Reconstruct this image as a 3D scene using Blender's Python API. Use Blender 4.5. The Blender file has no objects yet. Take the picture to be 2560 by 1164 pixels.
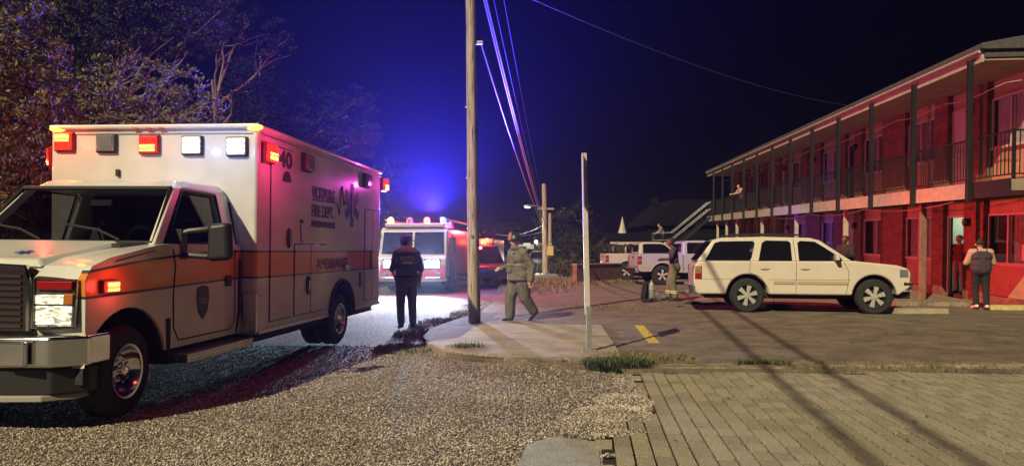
import bpy, bmesh, math, random
import numpy as np
from mathutils import Vector, Matrix
R = math.radians
random.seed(7); rng = np.random.default_rng(7)
sc = bpy.context.scene; COL = sc.collection
# ---------------------------------------------------------------- camera, sky, light, exposure
F, H, HZ = 1700.0, 1.46, 627.0
cam = bpy.data.objects.new('camera', bpy.data.cameras.new('camera')); COL.objects.link(cam)
cam.location = (0, 0, H); cam.rotation_euler = (R(90), 0, 0)
cam.data.sensor_width = 36; cam.data.lens = 36 * F / 2560; cam.data.shift_y = (HZ - 582) / 2560
cam.data.clip_start = .05; cam.data.clip_end = 1000
sc.camera = cam
w = bpy.data.worlds.new('World'); sc.world = w; w.use_nodes = True
w.node_tree.nodes['Background'].inputs[0].default_value = (.22, .13, .8, 1)
w.node_tree.nodes['Background'].inputs[1].default_value = .0035
sun = bpy.data.objects.new('street_floodlight', bpy.data.lights.new('street_floodlight', 'SUN')); COL.objects.link(sun)
sun.data.energy = 5.0; sun.data.angle = R(.6); sun.data.color = (1, .85, .53)
_az, _el = R(35), R(38)
sun.rotation_euler = Vector((math.sin(_az) * math.cos(_el), math.cos(_az) * math.cos(_el), -math.sin(_el))).to_track_quat('-Z', 'Y').to_euler()
sc.view_settings.view_transform = 'Standard'; sc.view_settings.look = 'None'
sc.view_settings.exposure = 0; sc.view_settings.gamma = 1
sc.render.engine = 'CYCLES'; cy = sc.cycles
cy.use_denoising = True; cy.denoiser = 'OPENIMAGEDENOISE'
cy.max_bounces = 6; cy.diffuse_bounces = 2; cy.glossy_bounces = 3; cy.transmission_bounces = 4
cy.transparent_max_bounces = 8; cy.volume_bounces = 0; cy.sample_clamp_indirect = 4; cy.caustics_reflective = False; cy.caustics_refractive = False

# ---------------------------------------------------------------- helpers
def G(px, py, z=0.0):
    D = F * (H - z) / (py - HZ); return Vector(((px - 1280) / F * D, D, z))
def W(px, py, D):
    return Vector(((px - 1280) / F * D, D, H + (HZ - py) / F * D))

class MB:
    def __init__(s): s.v = []; s.f = []; s.m = []; s.cm = 0
    def add(s, vs, fs):
        b = len(s.v); s.v += [tuple(v) for v in vs]; s.f += [[i + b for i in f] for f in fs]; s.m += [s.cm] * len(fs); return s
    def box(s, x0, x1, y0, y1, z0, z1):
        return s.add([(x, y, z) for x in (x0, x1) for y in (y0, y1) for z in (z0, z1)],
                     [[0, 1, 3, 2], [4, 6, 7, 5], [0, 4, 5, 1], [2, 3, 7, 6], [0, 2, 6, 4], [1, 5, 7, 3]])
    def hexa(s, p):   # 8 points: bottom 4 ccw, top 4 ccw
        return s.add(p, [[3, 2, 1, 0], [4, 5, 6, 7], [0, 1, 5, 4], [1, 2, 6, 5], [2, 3, 7, 6], [3, 0, 4, 7]])
    def prism(s, poly, a0, a1, axis='y', hw=None):
        n = len(poly); P = {'x': lambda u, v, a: (a, u, v), 'y': lambda u, v, a: (u, a, v), 'z': lambda u, v, a: (u, v, a)}[axis]
        vs = [P(u, v, -hw(u, v) if hw else a0) for u, v in poly] + [P(u, v, hw(u, v) if hw else a1) for u, v in poly]
        return s.add(vs, [list(range(n))[::-1], list(range(n, 2 * n))] + [[i, (i + 1) % n, n + (i + 1) % n, n + i] for i in range(n)])
    def tube(s, pts, rad, n=8, cap=True):
        pts = [Vector(p) for p in pts]; k = len(pts)
        if not hasattr(rad, '__len__'): rad = [rad] * k
        vs = []; up = None
        for i, p in enumerate(pts):
            t = (pts[min(i + 1, k - 1)] - pts[max(i - 1, 0)]).normalized()
            if up is None: up = t.orthogonal().normalized()
            a = (up - t * up.dot(t)); a = a.normalized() if a.length > 1e-6 else t.orthogonal().normalized(); up = a; b = t.cross(a)
            for j in range(n):
                q = 2 * math.pi * j / n; vs.append(p + (a * math.cos(q) + b * math.sin(q)) * rad[i])
        fs = [[i * n + j, i * n + (j + 1) % n, (i + 1) * n + (j + 1) % n, (i + 1) * n + j] for i in range(k - 1) for j in range(n)]
        if cap: fs += [list(range(n))[::-1], [(k - 1) * n + j for j in range(n)]]
        return s.add(vs, fs)
    def lathe(s, prof, c=(0, 0, 0), axis='z', n=24, cap0=True):
        c = Vector(c); vs = []
        for r, h in prof:
            for j in range(n):
                q = 2 * math.pi * j / n; a, b = r * math.cos(q), r * math.sin(q)
                vs.append(c + Vector({'z': (a, b, h), 'y': (a, h, b), 'x': (h, a, b)}[axis]))
        k = len(prof)
        fs = [[i * n + j, i * n + (j + 1) % n, (i + 1) * n + (j + 1) % n, (i + 1) * n + j] for i in range(k - 1) for j in range(n)]
        fs += ([list(range(n))[::-1]] if cap0 else []) + [[(k - 1) * n + j for j in range(n)]]
        return s.add(vs, fs)
    def ell(s, c, r, n=10, m=7):
        return s.lathe_e(c, r, n, m)
    def lathe_e(s, c, r, n, m):
        if not hasattr(r, '__len__'): r = (r, r, r)
        vs = [(c[0], c[1], c[2] - r[2])]
        for i in range(1, m):
            a = -math.pi / 2 + math.pi * i / m
            for j in range(n):
                q = 2 * math.pi * j / n; vs.append((c[0] + r[0] * math.cos(a) * math.cos(q), c[1] + r[1] * math.cos(a) * math.sin(q), c[2] + r[2] * math.sin(a)))
        vs.append((c[0], c[1], c[2] + r[2])); L = len(vs) - 1
        fs = [[0, 1 + (j + 1) % n, 1 + j] for j in range(n)]
        fs += [[1 + i * n + j, 1 + i * n + (j + 1) % n, 1 + (i + 1) * n + (j + 1) % n, 1 + (i + 1) * n + j] for i in range(m - 2) for j in range(n)]
        fs += [[L, 1 + (m - 2) * n + j, 1 + (m - 2) * n + (j + 1) % n] for j in range(n)]
        return s.add(vs, fs)
    def build(s, name, mats, parent=None, loc=None, rot=None, bevel=0, seg=2, smooth=True, ang=35):
        me = bpy.data.meshes.new(name); me.from_pydata(s.v, [], s.f)
        bm = bmesh.new(); bm.from_mesh(me); bmesh.ops.recalc_face_normals(bm, faces=bm.faces); bm.to_mesh(me); bm.free()
        if not isinstance(mats, (list, tuple)): mats = [mats]
        for m_ in mats: me.materials.append(m_)
        if len(mats) > 1: me.polygons.foreach_set('material_index', s.m)
        if smooth:
            me.polygons.foreach_set('use_smooth', [True] * len(me.polygons)); me.set_sharp_from_angle(angle=R(ang))
        o = bpy.data.objects.new(name, me); COL.objects.link(o)
        if parent: o.parent = parent
        if loc is not None: o.location = loc
        if rot is not None: o.rotation_euler = rot
        if bevel:
            b = o.modifiers.new('bevel', 'BEVEL'); b.width = bevel; b.segments = seg; b.limit_method = 'ANGLE'; b.angle_limit = R(30); b.harden_normals = True
        return o

def fast(name, V, Fc, mats, parent=None, smooth=False):
    me = bpy.data.meshes.new(name); k = Fc.shape[1]
    me.vertices.add(len(V)); me.vertices.foreach_set('co', np.asarray(V, np.float32).ravel())
    me.loops.add(Fc.size); me.loops.foreach_set('vertex_index', Fc.astype(np.int32).ravel())
    me.polygons.add(len(Fc)); me.polygons.foreach_set('loop_start', np.arange(len(Fc), dtype=np.int32) * k)
    me.update(calc_edges=True); me.validate()
    for m_ in (mats if isinstance(mats, (list, tuple)) else [mats]): me.materials.append(m_)
    if smooth: me.polygons.foreach_set('use_smooth', [True] * len(Fc))
    o = bpy.data.objects.new(name, me); COL.objects.link(o)
    if parent: o.parent = parent
    return o
def tag(o, label=None, cat=None, group=None, kind=None):
    for k, v in (('label', label), ('category', cat), ('group', group), ('kind', kind)):
        if v: o[k] = v
    return o
def thing(name, label, cat, loc=(0, 0, 0), rotz=0, group=None):
    o = bpy.data.objects.new(name, None); COL.objects.link(o); o.location = loc; o.rotation_euler = (0, 0, rotz); o.empty_display_size = .2
    return tag(o, label, cat, group)
def lamp(kind, loc, col, power, parent=None, size=.05, aim=None, cone=120, blend=.6):
    d = bpy.data.lights.new('lamp_light', kind); o = bpy.data.objects.new('lamp_light', d); COL.objects.link(o)
    d.energy = power; d.color = col; d.shadow_soft_size = size
    if kind == 'SPOT': d.spot_size = R(cone); d.spot_blend = blend
    o.location = loc
    if aim is not None: o.rotation_euler = Vector(aim).to_track_quat('-Z', 'Y').to_euler()
    if parent: o.parent = parent
    return o
# ---- materials
def mat(name, col, rough=.5, metal=0., var=0., vs=6., bump=0., bs=60., emit=None, es=0., coat=0., spec=.5, rnd=0.):
    m = bpy.data.materials.new(name); m.use_nodes = True; nt = m.node_tree; N = nt.nodes; L = nt.links; b = N['Principled BSDF']
    b.inputs['Base Color'].default_value = (*col, 1); b.inputs['Roughness'].default_value = rough; b.inputs['Metallic'].default_value = metal
    b.inputs['Specular IOR Level'].default_value = spec
    if coat: b.inputs['Coat Weight'].default_value = coat; b.inputs['Coat Roughness'].default_value = .08
    if emit: b.inputs['Emission Color'].default_value = (*emit, 1); b.inputs['Emission Strength'].default_value = es
    src = None
    if var or bump: tc = N.new('ShaderNodeTexCoord')
    if var:
        n = N.new('ShaderNodeTexNoise'); n.inputs['Scale'].default_value = vs; n.inputs['Detail'].default_value = 6; n.inputs['Roughness'].default_value = .65
        L.new(tc.outputs['Object'], n.inputs['Vector'])
        r = N.new('ShaderNodeMapRange'); r.inputs[1].default_value = .3; r.inputs[2].default_value = .7; r.inputs[3].default_value = 1 - var; r.inputs[4].default_value = 1 + var
        L.new(n.outputs[0], r.inputs[0]); src = r.outputs[0]
    if rnd:
        g = N.new('ShaderNodeNewGeometry'); oi = N.new('ShaderNodeObjectInfo'); a = N.new('ShaderNodeMath'); a.operation = 'ADD'; L.new(g.outputs['Random Per Island'], a.inputs[0]); L.new(oi.outputs['Random'], a.inputs[1])
        fr = N.new('ShaderNodeMath'); fr.operation = 'FRACT'; L.new(a.outputs[0], fr.inputs[0])
        r2 = N.new('ShaderNodeMapRange'); r2.inputs[3].default_value = 1 - rnd; r2.inputs[4].default_value = 1 + rnd; L.new(fr.outputs[0], r2.inputs[0])
        if src: mm = N.new('ShaderNodeMath'); mm.operation = 'MULTIPLY'; L.new(src, mm.inputs[0]); L.new(r2.outputs[0], mm.inputs[1]); src = mm.outputs[0]
        else: src = r2.outputs[0]
    if src:
        v = N.new('ShaderNodeVectorMath'); v.operation = 'SCALE'; v.inputs[0].default_value = col; L.new(src, v.inputs['Scale']); L.new(v.outputs[0], b.inputs['Base Color'])
    if bump:
        n2 = N.new('ShaderNodeTexNoise'); n2.inputs['Scale'].default_value = bs; n2.inputs['Detail'].default_value = 4; L.new(tc.outputs['Object'], n2.inputs['Vector'])
        bp = N.new('ShaderNodeBump'); bp.inputs['Strength'].default_value = bump; bp.inputs['Distance'].default_value = .02; L.new(n2.outputs[0], bp.inputs['Height']); L.new(bp.outputs[0], b.inputs['Normal'])
    return m
def nodes(m): return m.node_tree.nodes, m.node_tree.links, m.node_tree.nodes['Principled BSDF']
def glass(name, tint, mixv=.12, rough=.03):
    m = bpy.data.materials.new(name); m.use_nodes = True; N = m.node_tree.nodes; L = m.node_tree.links; N.remove(N['Principled BSDF'])
    t = N.new('ShaderNodeBsdfTransparent'); t.inputs[0].default_value = (*tint, 1); g = N.new('ShaderNodeBsdfGlossy'); g.inputs['Roughness'].default_value = rough
    fr = N.new('ShaderNodeLayerWeight'); fr.inputs[0].default_value = .5; pw_ = N.new('ShaderNodeMath'); pw_.operation = 'POWER'; pw_.inputs[1].default_value = 4.5; L.new(fr.outputs['Facing'], pw_.inputs[0])
    a = N.new('ShaderNodeMath'); a.operation = 'ADD'; a.inputs[1].default_value = mixv; a.use_clamp = True; fr = pw_
    L.new(fr.outputs[0], a.inputs[0]); mx = N.new('ShaderNodeMixShader'); L.new(a.outputs[0], mx.inputs[0]); L.new(t.outputs[0], mx.inputs[1]); L.new(g.outputs[0], mx.inputs[2]); L.new(mx.outputs[0], N['Material Output'].inputs[0])
    return m
def math_n(N, L, op, a, b=None, clamp=False):
    n = N.new('ShaderNodeMath'); n.operation = op; n.use_clamp = clamp
    for i, q in enumerate((a, b)):
        if q is None: continue
        if isinstance(q, (int, float)): n.inputs[i].default_value = q
        else: L.new(q, n.inputs[i])
    return n.outputs[0]
def mixc(N, L, f, a, b):
    n = N.new('ShaderNodeMix'); n.data_type = 'RGBA'
    if isinstance(f, (int, float)): n.inputs[0].default_value = f
    else: L.new(f, n.inputs[0])
    for i, q in ((6, a), (7, b)):
        if isinstance(q, tuple): n.inputs[i].default_value = (*q, 1)
        else: L.new(q, n.inputs[i])
    return n.outputs[2]

white = mat('white_paint', (.6, .6, .57), .3, var=.05, vs=3, coat=.3)
black = mat('black_rubber', (.012, .012, .013), .75, var=.3, vs=20)
tyre_m = mat('tyre_rubber', (.016, .016, .017), .8, var=.3, vs=15, bump=.3, bs=40)
dark = mat('dark_plastic', (.02, .02, .022), .45)
chrome = mat('chrome', (.75, .75, .76), .14, 1.)
alu = mat('brushed_aluminium', (.55, .55, .56), .38, 1., var=.15, vs=12)
steel = mat('galvanised_steel', (.42, .43, .44), .45, .8, var=.2, vs=15)
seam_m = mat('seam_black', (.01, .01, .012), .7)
g_clear = glass('windscreen_glass', (.3, .32, .34), .05)
g_dark = mat('tinted_glass', (.006, .006, .008), .05, spec=.6)
red_lens = mat('red_lens', (.35, .01, .01), .2, emit=(1, .02, .01), es=2.2)
red_hot = mat('red_lamp_core', (.8, .2, .05), .3, emit=(1, .4, .06), es=4)
red_dim = mat('red_lens_unlit', (.25, .008, .008), .2)
amber_hot = mat('amber_lamp', (.8, .4, .05), .3, emit=(1, .5, .05), es=5)
amber_dim = mat('amber_lens_unlit', (.45, .14, .02), .3)
white_hot = mat('white_lamp', (.8, .8, .8), .3, emit=(.82, .82, 1), es=1.5)
clear_dim = mat('clear_lens_unlit', (.35, .36, .38), .12, .6, var=.4, vs=60)
def ribbed(m, sc_=60, amt=.75):
    N, L, b = nodes(m); tc = N.new('ShaderNodeTexCoord'); wv = N.new('ShaderNodeTexWave'); wv.bands_direction = 'Z'; wv.inputs['Scale'].default_value = sc_; wv.inputs['Distortion'].default_value = 2.5
    L.new(tc.outputs['Object'], wv.inputs['Vector']); s0 = b.inputs['Emission Strength'].default_value
    r = N.new('ShaderNodeMapRange'); r.inputs[3].default_value = s0 * (1 - amt); r.inputs[4].default_value = s0 * (1 + amt); L.new(wv.outputs[1], r.inputs[0]); L.new(r.outputs[0], b.inputs['Emission Strength'])
    return m
for _m in (white_hot, red_hot): ribbed(_m, 5.5)

# ---------------------------------------------------------------- ground materials
def mat_chips():
    m = mat('chip_seal', (.3, .27, .22), .85); N, L, b = nodes(m); tc = N.new('ShaderNodeTexCoord')
    vo = N.new('ShaderNodeTexVoronoi'); vo.inputs['Scale'].default_value = 48; L.new(tc.outputs['Object'], vo.inputs['Vector'])
    rr = N.new('ShaderNodeSeparateColor'); L.new(vo.outputs['Color'], rr.inputs[0])
    ramp = N.new('ShaderNodeValToRGB'); e = ramp.color_ramp.elements; e[0].color = (.06, .052, .045, 1); e[1].color = (.5, .44, .36, 1); e.new(.5).color = (.22, .19, .155, 1); L.new(rr.outputs[0], ramp.inputs[0])
    gap = N.new('ShaderNodeMapRange'); gap.inputs[1].default_value = .35; gap.inputs[2].default_value = .75; gap.inputs[3].default_value = 1; gap.inputs[4].default_value = .12; L.new(vo.outputs['Distance'], gap.inputs[0])
    big = N.new('ShaderNodeTexNoise'); big.inputs['Scale'].default_value = .7; big.inputs['Detail'].default_value = 5; L.new(tc.outputs['Object'], big.inputs['Vector'])
    bg = N.new('ShaderNodeMapRange'); bg.inputs[1].default_value = .3; bg.inputs[2].default_value = .7; bg.inputs[3].default_value = .72; bg.inputs[4].default_value = 1.25; L.new(big.outputs[0], bg.inputs[0])
    v = N.new('ShaderNodeVectorMath'); v.operation = 'SCALE'; L.new(ramp.outputs[0], v.inputs[0]); L.new(math_n(N, L, 'MULTIPLY', gap.outputs[0], bg.outputs[0]), v.inputs['Scale']); L.new(v.outputs[0], b.inputs['Base Color'])
    bp = N.new('ShaderNodeBump'); bp.inputs['Strength'].default_value = 1; bp.inputs['Distance'].default_value = .012; bp.invert = True; L.new(vo.outputs['Distance'], bp.inputs['Height']); L.new(bp.outputs[0], b.inputs['Normal'])
    return m
def mat_lot(name, a, bcol, s1=1.2, s2=90, bump=.5):
    m = mat(name, a, .9); N, L, b = nodes(m); tc = N.new('ShaderNodeTexCoord')
    n1 = N.new('ShaderNodeTexNoise'); n1.inputs['Scale'].default_value = s1; n1.inputs['Detail'].default_value = 8; n1.inputs['Roughness'].default_value = .7
    mp = N.new('ShaderNodeMapping'); mp.inputs['Scale'].default_value = (.9, 1.15, 1); L.new(tc.outputs['Object'], mp.inputs[0]); L.new(mp.outputs[0], n1.inputs['Vector'])
    n2 = N.new('ShaderNodeTexNoise'); n2.inputs['Scale'].default_value = s2; n2.inputs['Detail'].default_value = 3; L.new(tc.outputs['Object'], n2.inputs['Vector'])
    r = N.new('ShaderNodeMapRange'); r.inputs[1].default_value = .36; r.inputs[2].default_value = .64; L.new(n1.outputs[0], r.inputs[0])
    c = mixc(N, L, r.outputs[0], a, bcol)
    r2 = N.new('ShaderNodeMapRange'); r2.inputs[1].default_value = .3; r2.inputs[2].default_value = .7; r2.inputs[3].default_value = .5; r2.inputs[4].default_value = 1.5; L.new(n2.outputs[0], r2.inputs[0])
    v = N.new('ShaderNodeVectorMath'); v.operation = 'SCALE'; L.new(c, v.inputs[0]); L.new(r2.outputs[0], v.inputs['Scale']); L.new(v.outputs[0], b.inputs['Base Color'])
    bp = N.new('ShaderNodeBump'); bp.inputs['Strength'].default_value = bump; bp.inputs['Distance'].default_value = .01; L.new(n2.outputs[0], bp.inputs['Height']); L.new(bp.outputs[0], b.inputs['Normal'])
    return m
chips = mat_chips()
lot_m = mat_lot('worn_asphalt', (.085, .066, .048), (.19, .15, .11), 1.7, 45, 1.)
conc = mat_lot('old_concrete', (.2, .165, .125), (.36, .3, .225), 1.6, 70, .3)
conc_d = mat_lot('dirty_kerb_concrete', (.09, .075, .05), (.27, .22, .16), 5, 50, .8)
patch_m = mat_lot('grey_patch', (.22, .22, .2), (.3, .3, .28), 3, 120, .5)
earth = mat_lot('dark_earth', (.04, .035, .022), (.08, .07, .045), .4, 20, .5)
paver_m = mat('paver_concrete', (.31, .28, .205), .9, var=.55, vs=60, bump=1., bs=90, rnd=.17)
joint_m = mat('paver_joint', (.018, .015, .011), .95, var=.4, vs=20)
yellow = mat('yellow_road_paint', (.5, .37, .06), .7, var=.35, vs=14)

# ---------------------------------------------------------------- setting
o = MB().add([(-150, -30, -.06), (150, -30, -.06), (150, 230, -.06), (-150, 230, -.06)], [[0, 1, 2, 3]]).build('ground', earth, smooth=False); tag(o, kind='structure')
edge = [G(1600, 938), G(1470, 925), G(1300, 914), G(1130, 900), G(1070, 872), G(1052, 848), G(1075, 826), G(1130, 806), G(1196, 785), G(1235, 757), G(1262, 722), G(1300, 692), G(1400, 655)]
rp = [(-9.5, -8), (9.5, -8), (9.5, 8.0)] + [(p.x, p.y) for p in edge] + [(20, 150), (8, 150), (-7.2, 9)]
o = MB().add([(x, y, 0) for x, y in rp], [list(range(len(rp)))]).build('road', chips, smooth=False); tag(o, kind='structure')
lp = [(11, 8.12), (60, 8.12), (60, 110), (17, 110)] + [(p.x + .03, p.y + .05) for p in edge[::-1]]
o = MB().prism(lp, -.05, .05, 'z').build('parking_lot', lot_m, smooth=False); tag(o, kind='structure')
o = MB().prism([(9.6, -8), (60, -8), (60, 8.1), (9.6, 8.1)], -.05, .012, 'z').build('pavement', lot_m, smooth=False); tag(o, kind='structure')
# concrete island with rounded end
isl = [G(1062, 850, .1), G(1078, 832, .1), G(1125, 814, .1), G(1200, 806, .1), G(1300, 806, .1), G(1400, 807, .1), G(1505, 808, .1), G(1535, 850, .1), G(1560, 889, .1), G(1480, 892, .1), G(1330, 888, .1), G(1200, 880, .1), G(1110, 870, .1)]
o = MB().prism([(p.x, p.y) for p in isl], -.04, .085, 'z').build('traffic_island', conc, bevel=.03, smooth=True)
tag(o, kind='structure')
# broken kerb between the lot and the pavers
x = edge[0].x - 1.6; k = 0
kerb = thing('kerb', 'broken low concrete kerb along the front of the parking lot above the pavers', 'kerb')
while x < 9.3:
    ln = random.uniform(.5, 1.3); dy = random.uniform(-.03, .03); zt = random.uniform(.06, .1); y0 = 8.16 + (.28 if x < 1.2 else .0) + dy
    y0 += max(0, (edge[0].x + .1 - x)) * .12
    m = MB(); n = 6
    m.prism([(x + ln * i / n, y0 + random.uniform(-.03, .03)) for i in range(n + 1)] + [(x + ln * i / n, y0 + .26 + random.uniform(-.05, .05)) for i in range(n, -1, -1)], -.02, zt, 'z')
    m.build('kerb_stone', conc_d, kerb, bevel=.025)
    x += ln + random.uniform(.01, .05)
# painted line
a, b_ = G(1597, 812, .054), G(1636, 857, .054)
d = Vector((.085, -.01, 0)); o = MB().add([a - d, a + d, b_ + d, b_ - d], [[0, 3, 2, 1]]).build('parking_line', yellow, smooth=False); tag(o, kind='structure')
# concrete patch in the road
pp = [G(1300, 1150), G(1318, 1112), G(1375, 1095), G(1440, 1098), G(1497, 1108), G(1503, 1164), G(1500, 1230), G(1270, 1230)]
o = MB().prism([(p.x, p.y) for p in pp], -.01, .012, 'z').build('road_patch', patch_m, bevel=.008); tag(o, kind='structure')
# pavers
pv = tag(bpy.data.objects.new('paver_field', None), kind='structure'); COL.objects.link(pv)
P0 = G(1600, 938); ax = R(6.5); dd = Vector((math.sin(ax), math.cos(ax), 0)); ee = Vector((math.cos(ax), -math.sin(ax), 0)); PW, PL = .138, .205
_pe = lambda y, i: P0.x + (i + .35) * PW + (y - P0.y) * math.tan(ax)
fp = [(_pe(8.05, -1), 8.05), (_pe(6.1, -1), 6.1), (_pe(6.0, -4), 6.0), (_pe(2.0, -4), 2.0), (9.6, 2.0), (9.6, 8.1)]
o = MB().prism(fp, -.02, .004, 'z').build('joint_bed', joint_m, pv, smooth=False)
pm = MB().box(-PW / 2 + .009, PW / 2 - .009, -PL / 2 + .008, PL / 2 - .008, -.02, .0)
pmesh = None; cells = []
for i in range(-5, 62):
    off = random.uniform(-.03, .03)
    for j in range(-34, 8):
        c = P0 + ee * (PW * (i + .5)) + dd * (PL * (j + .5) + off)
        if c.y > 8.0 or c.y < 2.6 or abs(c.x) > c.y * .76 + 2.4: continue
        if i < (-1 if c.y > 6.05 else -4) + (random.random() < .3): continue
        cells.append(c)
cells.sort(key=lambda c: (c.y < 4.5 or c.x > c.y * .76, c.length)); rest = MB()
for k, c in enumerate(cells):
    dz = .03 + random.uniform(-.004, .004); rz = -ax + random.uniform(-.012, .012)
    if k < 300:
        if pmesh is None: o = pm.build('paver', paver_m, pv, smooth=False); pmesh = o.data
        else: o = bpy.data.objects.new('paver', pmesh); COL.objects.link(o); o.parent = pv
        o.location = (c.x, c.y, dz); o.rotation_euler = (random.uniform(-.008, .008), random.uniform(-.012, .012), rz)
    else:
        Mx = Matrix.Translation((c.x, c.y, dz)) @ Matrix.Rotation(rz, 4, 'Z'); rest.add([Mx @ Vector(v) for v in pm.v], pm.f)
o = rest.build('far_pavers', paver_m, pv, smooth=False); tag(o, kind='stuff')
# ---------------------------------------------------------------- loose stones and grass (uncountable)
def inside(px, py, poly):
    r = np.zeros(len(px), bool); n = len(poly)
    for i in range(n):
        x0, y0 = poly[i]; x1, y1 = poly[(i + 1) % n]
        if y0 == y1: continue
        c = ((y0 > py) != (y1 > py)) & (px < (x1 - x0) * (py - y0) / (y1 - y0) + x0); r ^= c
    return r
def rots(n):
    q = rng.normal(size=(n, 4)); q /= np.linalg.norm(q, axis=1)[:, None]; a, b, c, d = q.T
    return np.stack([np.stack([1 - 2 * (c * c + d * d), 2 * (b * c - a * d), 2 * (b * d + a * c)], 1), np.stack([2 * (b * c + a * d), 1 - 2 * (b * b + d * d), 2 * (c * d - a * b)], 1), np.stack([2 * (b * d - a * c), 2 * (c * d + a * b), 1 - 2 * (b * b + c * c)], 1)], 1)
pebble_m = mat('pebble', (.37, .325, .275), .85, var=.3, vs=.9, rnd=.8)
def pebbles(name, pts, s0, s1, label):
    n = len(pts); base = np.array([(1, 0, 0), (-1, 0, 0), (0, 1, 0), (0, -1, 0), (0, 0, 1), (0, 0, -1)], float)
    fc = np.array([(0, 2, 4), (2, 1, 4), (1, 3, 4), (3, 0, 4), (2, 0, 5), (1, 2, 5), (3, 1, 5), (0, 3, 5)])
    s = rng.uniform(s0, s1, (n, 1, 1)) * rng.uniform(.55, 1.15, (n, 6, 1)); v = base[None] * s * np.array([1.2, .9, .7])
    v = np.einsum('nij,nkj->nki', rots(n), v) + pts[:, None, :]
    o = fast(name, v.reshape(-1, 3), (fc[None] + 6 * np.arange(n)[:, None, None]).reshape(-1, 3), pebble_m); tag(o, label, 'gravel', kind='stuff')
N_ = 90000; D = 4.3 + (rng.random(N_) ** 1.6) * 6.2; x = rng.uniform(-1, 1, N_) * (D * .77 + .2)
ok = inside(x, D, rp) & ~inside(x, D, fp) & ~inside(x, D, [(p.x, p.y) for p in pp])
x, D = x[ok], D[ok]; pebbles('road_gravel', np.stack([x, D, rng.uniform(.0, .006, len(x))], 1), .005, .0125, 'loose tan stone chips covering the chip sealed road')
def blob(px, py, rx, ry, n):
    c = G(px, py); a = rng.uniform(0, 6.283, n); r = np.sqrt(rng.random(n)); return np.stack([c.x + rx * r * np.cos(a), c.y + ry * r * np.sin(a), .012 + .035 * (1 - r) * rng.random(n)], 1)
pts = np.concatenate([blob(1560, 1010, .28, .35, 1500), blob(1530, 1040, .35, .3, 1500), blob(1545, 1095, .14, .05, 300), blob(1475, 1075, .3, .35, 1500), blob(1585, 1088, .1, .03, 150), blob(1612, 1060, .05, .06, 120), blob(1525, 1150, .06, .02, 60), blob(1570, 975, .12, .5, 900)])
pts[:, 2] += .02; pebbles('gravel_spill', pts, .005, .0125, 'loose gravel spilled over the left edge of the pavers')
def mat_leaf(name, a, b_, rough=.55):
    m = mat(name, a, .8, spec=.15); N, L, b = nodes(m); g = N.new('ShaderNodeNewGeometry'); L.new(mixc(N, L, g.outputs['Random Per Island'], a, b_), b.inputs['Base Color']); return m
grass_m = mat_leaf('grass_blade', (.03, .05, .018), (.11, .13, .05))
dry_m = mat_leaf('dry_grass_blade', (.1, .085, .04), (.24, .2, .11))
verge_m = mat_leaf('verge_blade', (.09, .1, .05), (.3, .27, .17))
def grass(name, pts, hmin, hmax, m, label, cat='grass', lean=.6, wd=.006, kind='stuff', parent=None):
    n = len(pts); h = rng.uniform(hmin, hmax, n); a = rng.uniform(0, 6.283, n); l = rng.uniform(0, lean, n) * h; b = a + rng.uniform(1, 2, n)
    w_ = np.stack([np.cos(b), np.sin(b), 0 * b], 1) * (wd * rng.uniform(.6, 1.4, n))[:, None]; d = np.stack([np.cos(a) * l, np.sin(a) * l, 0 * a], 1); z = np.array([0, 0, 1.])
    mid = pts + d * .35 + z * (h * .6)[:, None]; top = pts + d + z * (h * (1 - .25 * l / np.maximum(h, 1e-6)))[:, None]
    V = np.stack([pts - w_, pts + w_, mid - w_ * .8, mid + w_ * .8, top], 1).reshape(-1, 3)
    i = 5 * np.arange(n)[:, None]; Fc = np.concatenate([i + np.array([[0, 1, 3]]), i + np.array([[0, 3, 2]]), i + np.array([[2, 3, 4]])])
    o = fast(name, V, Fc, m, parent); return tag(o, label, cat if not parent else None, kind=kind)
def gb(px, py, rx, ry, n, z=.0):
    c = G(px, py, z); a = rng.uniform(0, 6.283, n); r = rng.random(n) ** .7; return np.stack([c.x + rx * r * np.cos(a), c.y + ry * r * np.sin(a), np.full(n, z)], 1)
def gl(p, q, n, wd, z=0.):
    p, q = G(*p, z), G(*q, z); t = rng.random(n); return np.stack([p.x + (q.x - p.x) * t + rng.normal(0, wd, n), p.y + (q.y - p.y) * t + rng.normal(0, wd, n), np.full(n, z)], 1)
grass('verge_grass', np.concatenate([gb(1010, 872, .45, .5, 1500), gb(1055, 835, .5, .8, 1300), gb(1120, 805, .6, .9, 1500), gb(1175, 785, .5, .9, 1000), gb(1230, 765, .8, 1.4, 800)]), .015, .065, [verge_m], 'short ragged grass on the verge round the end of the concrete island')
grass('kerb_grass', np.concatenate([gl((1135, 885), (1250, 900), 1600, .07), gl((1250, 902), (1460, 908), 700, .05), gl((1590, 915), (1900, 925), 500, .06), gl((2000, 925), (2450, 930), 700, .07), gl((1380, 905), (1480, 912), 500, .08)]), .02, .1, [grass_m], 'thin weeds growing in the crack along the kerb')
grass('dry_weeds', np.concatenate([gb(1670, 895, .35, .3, 500, .05), gb(1560, 890, .3, .2, 250, .05), gl((1950, 912), (2350, 918), 900, .1, .05), gb(1500, 770, 1.5, 1.0, 500, .05)]), .02, .08, [dry_m], 'dry yellow weeds scattered on the front of the parking lot')
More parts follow.
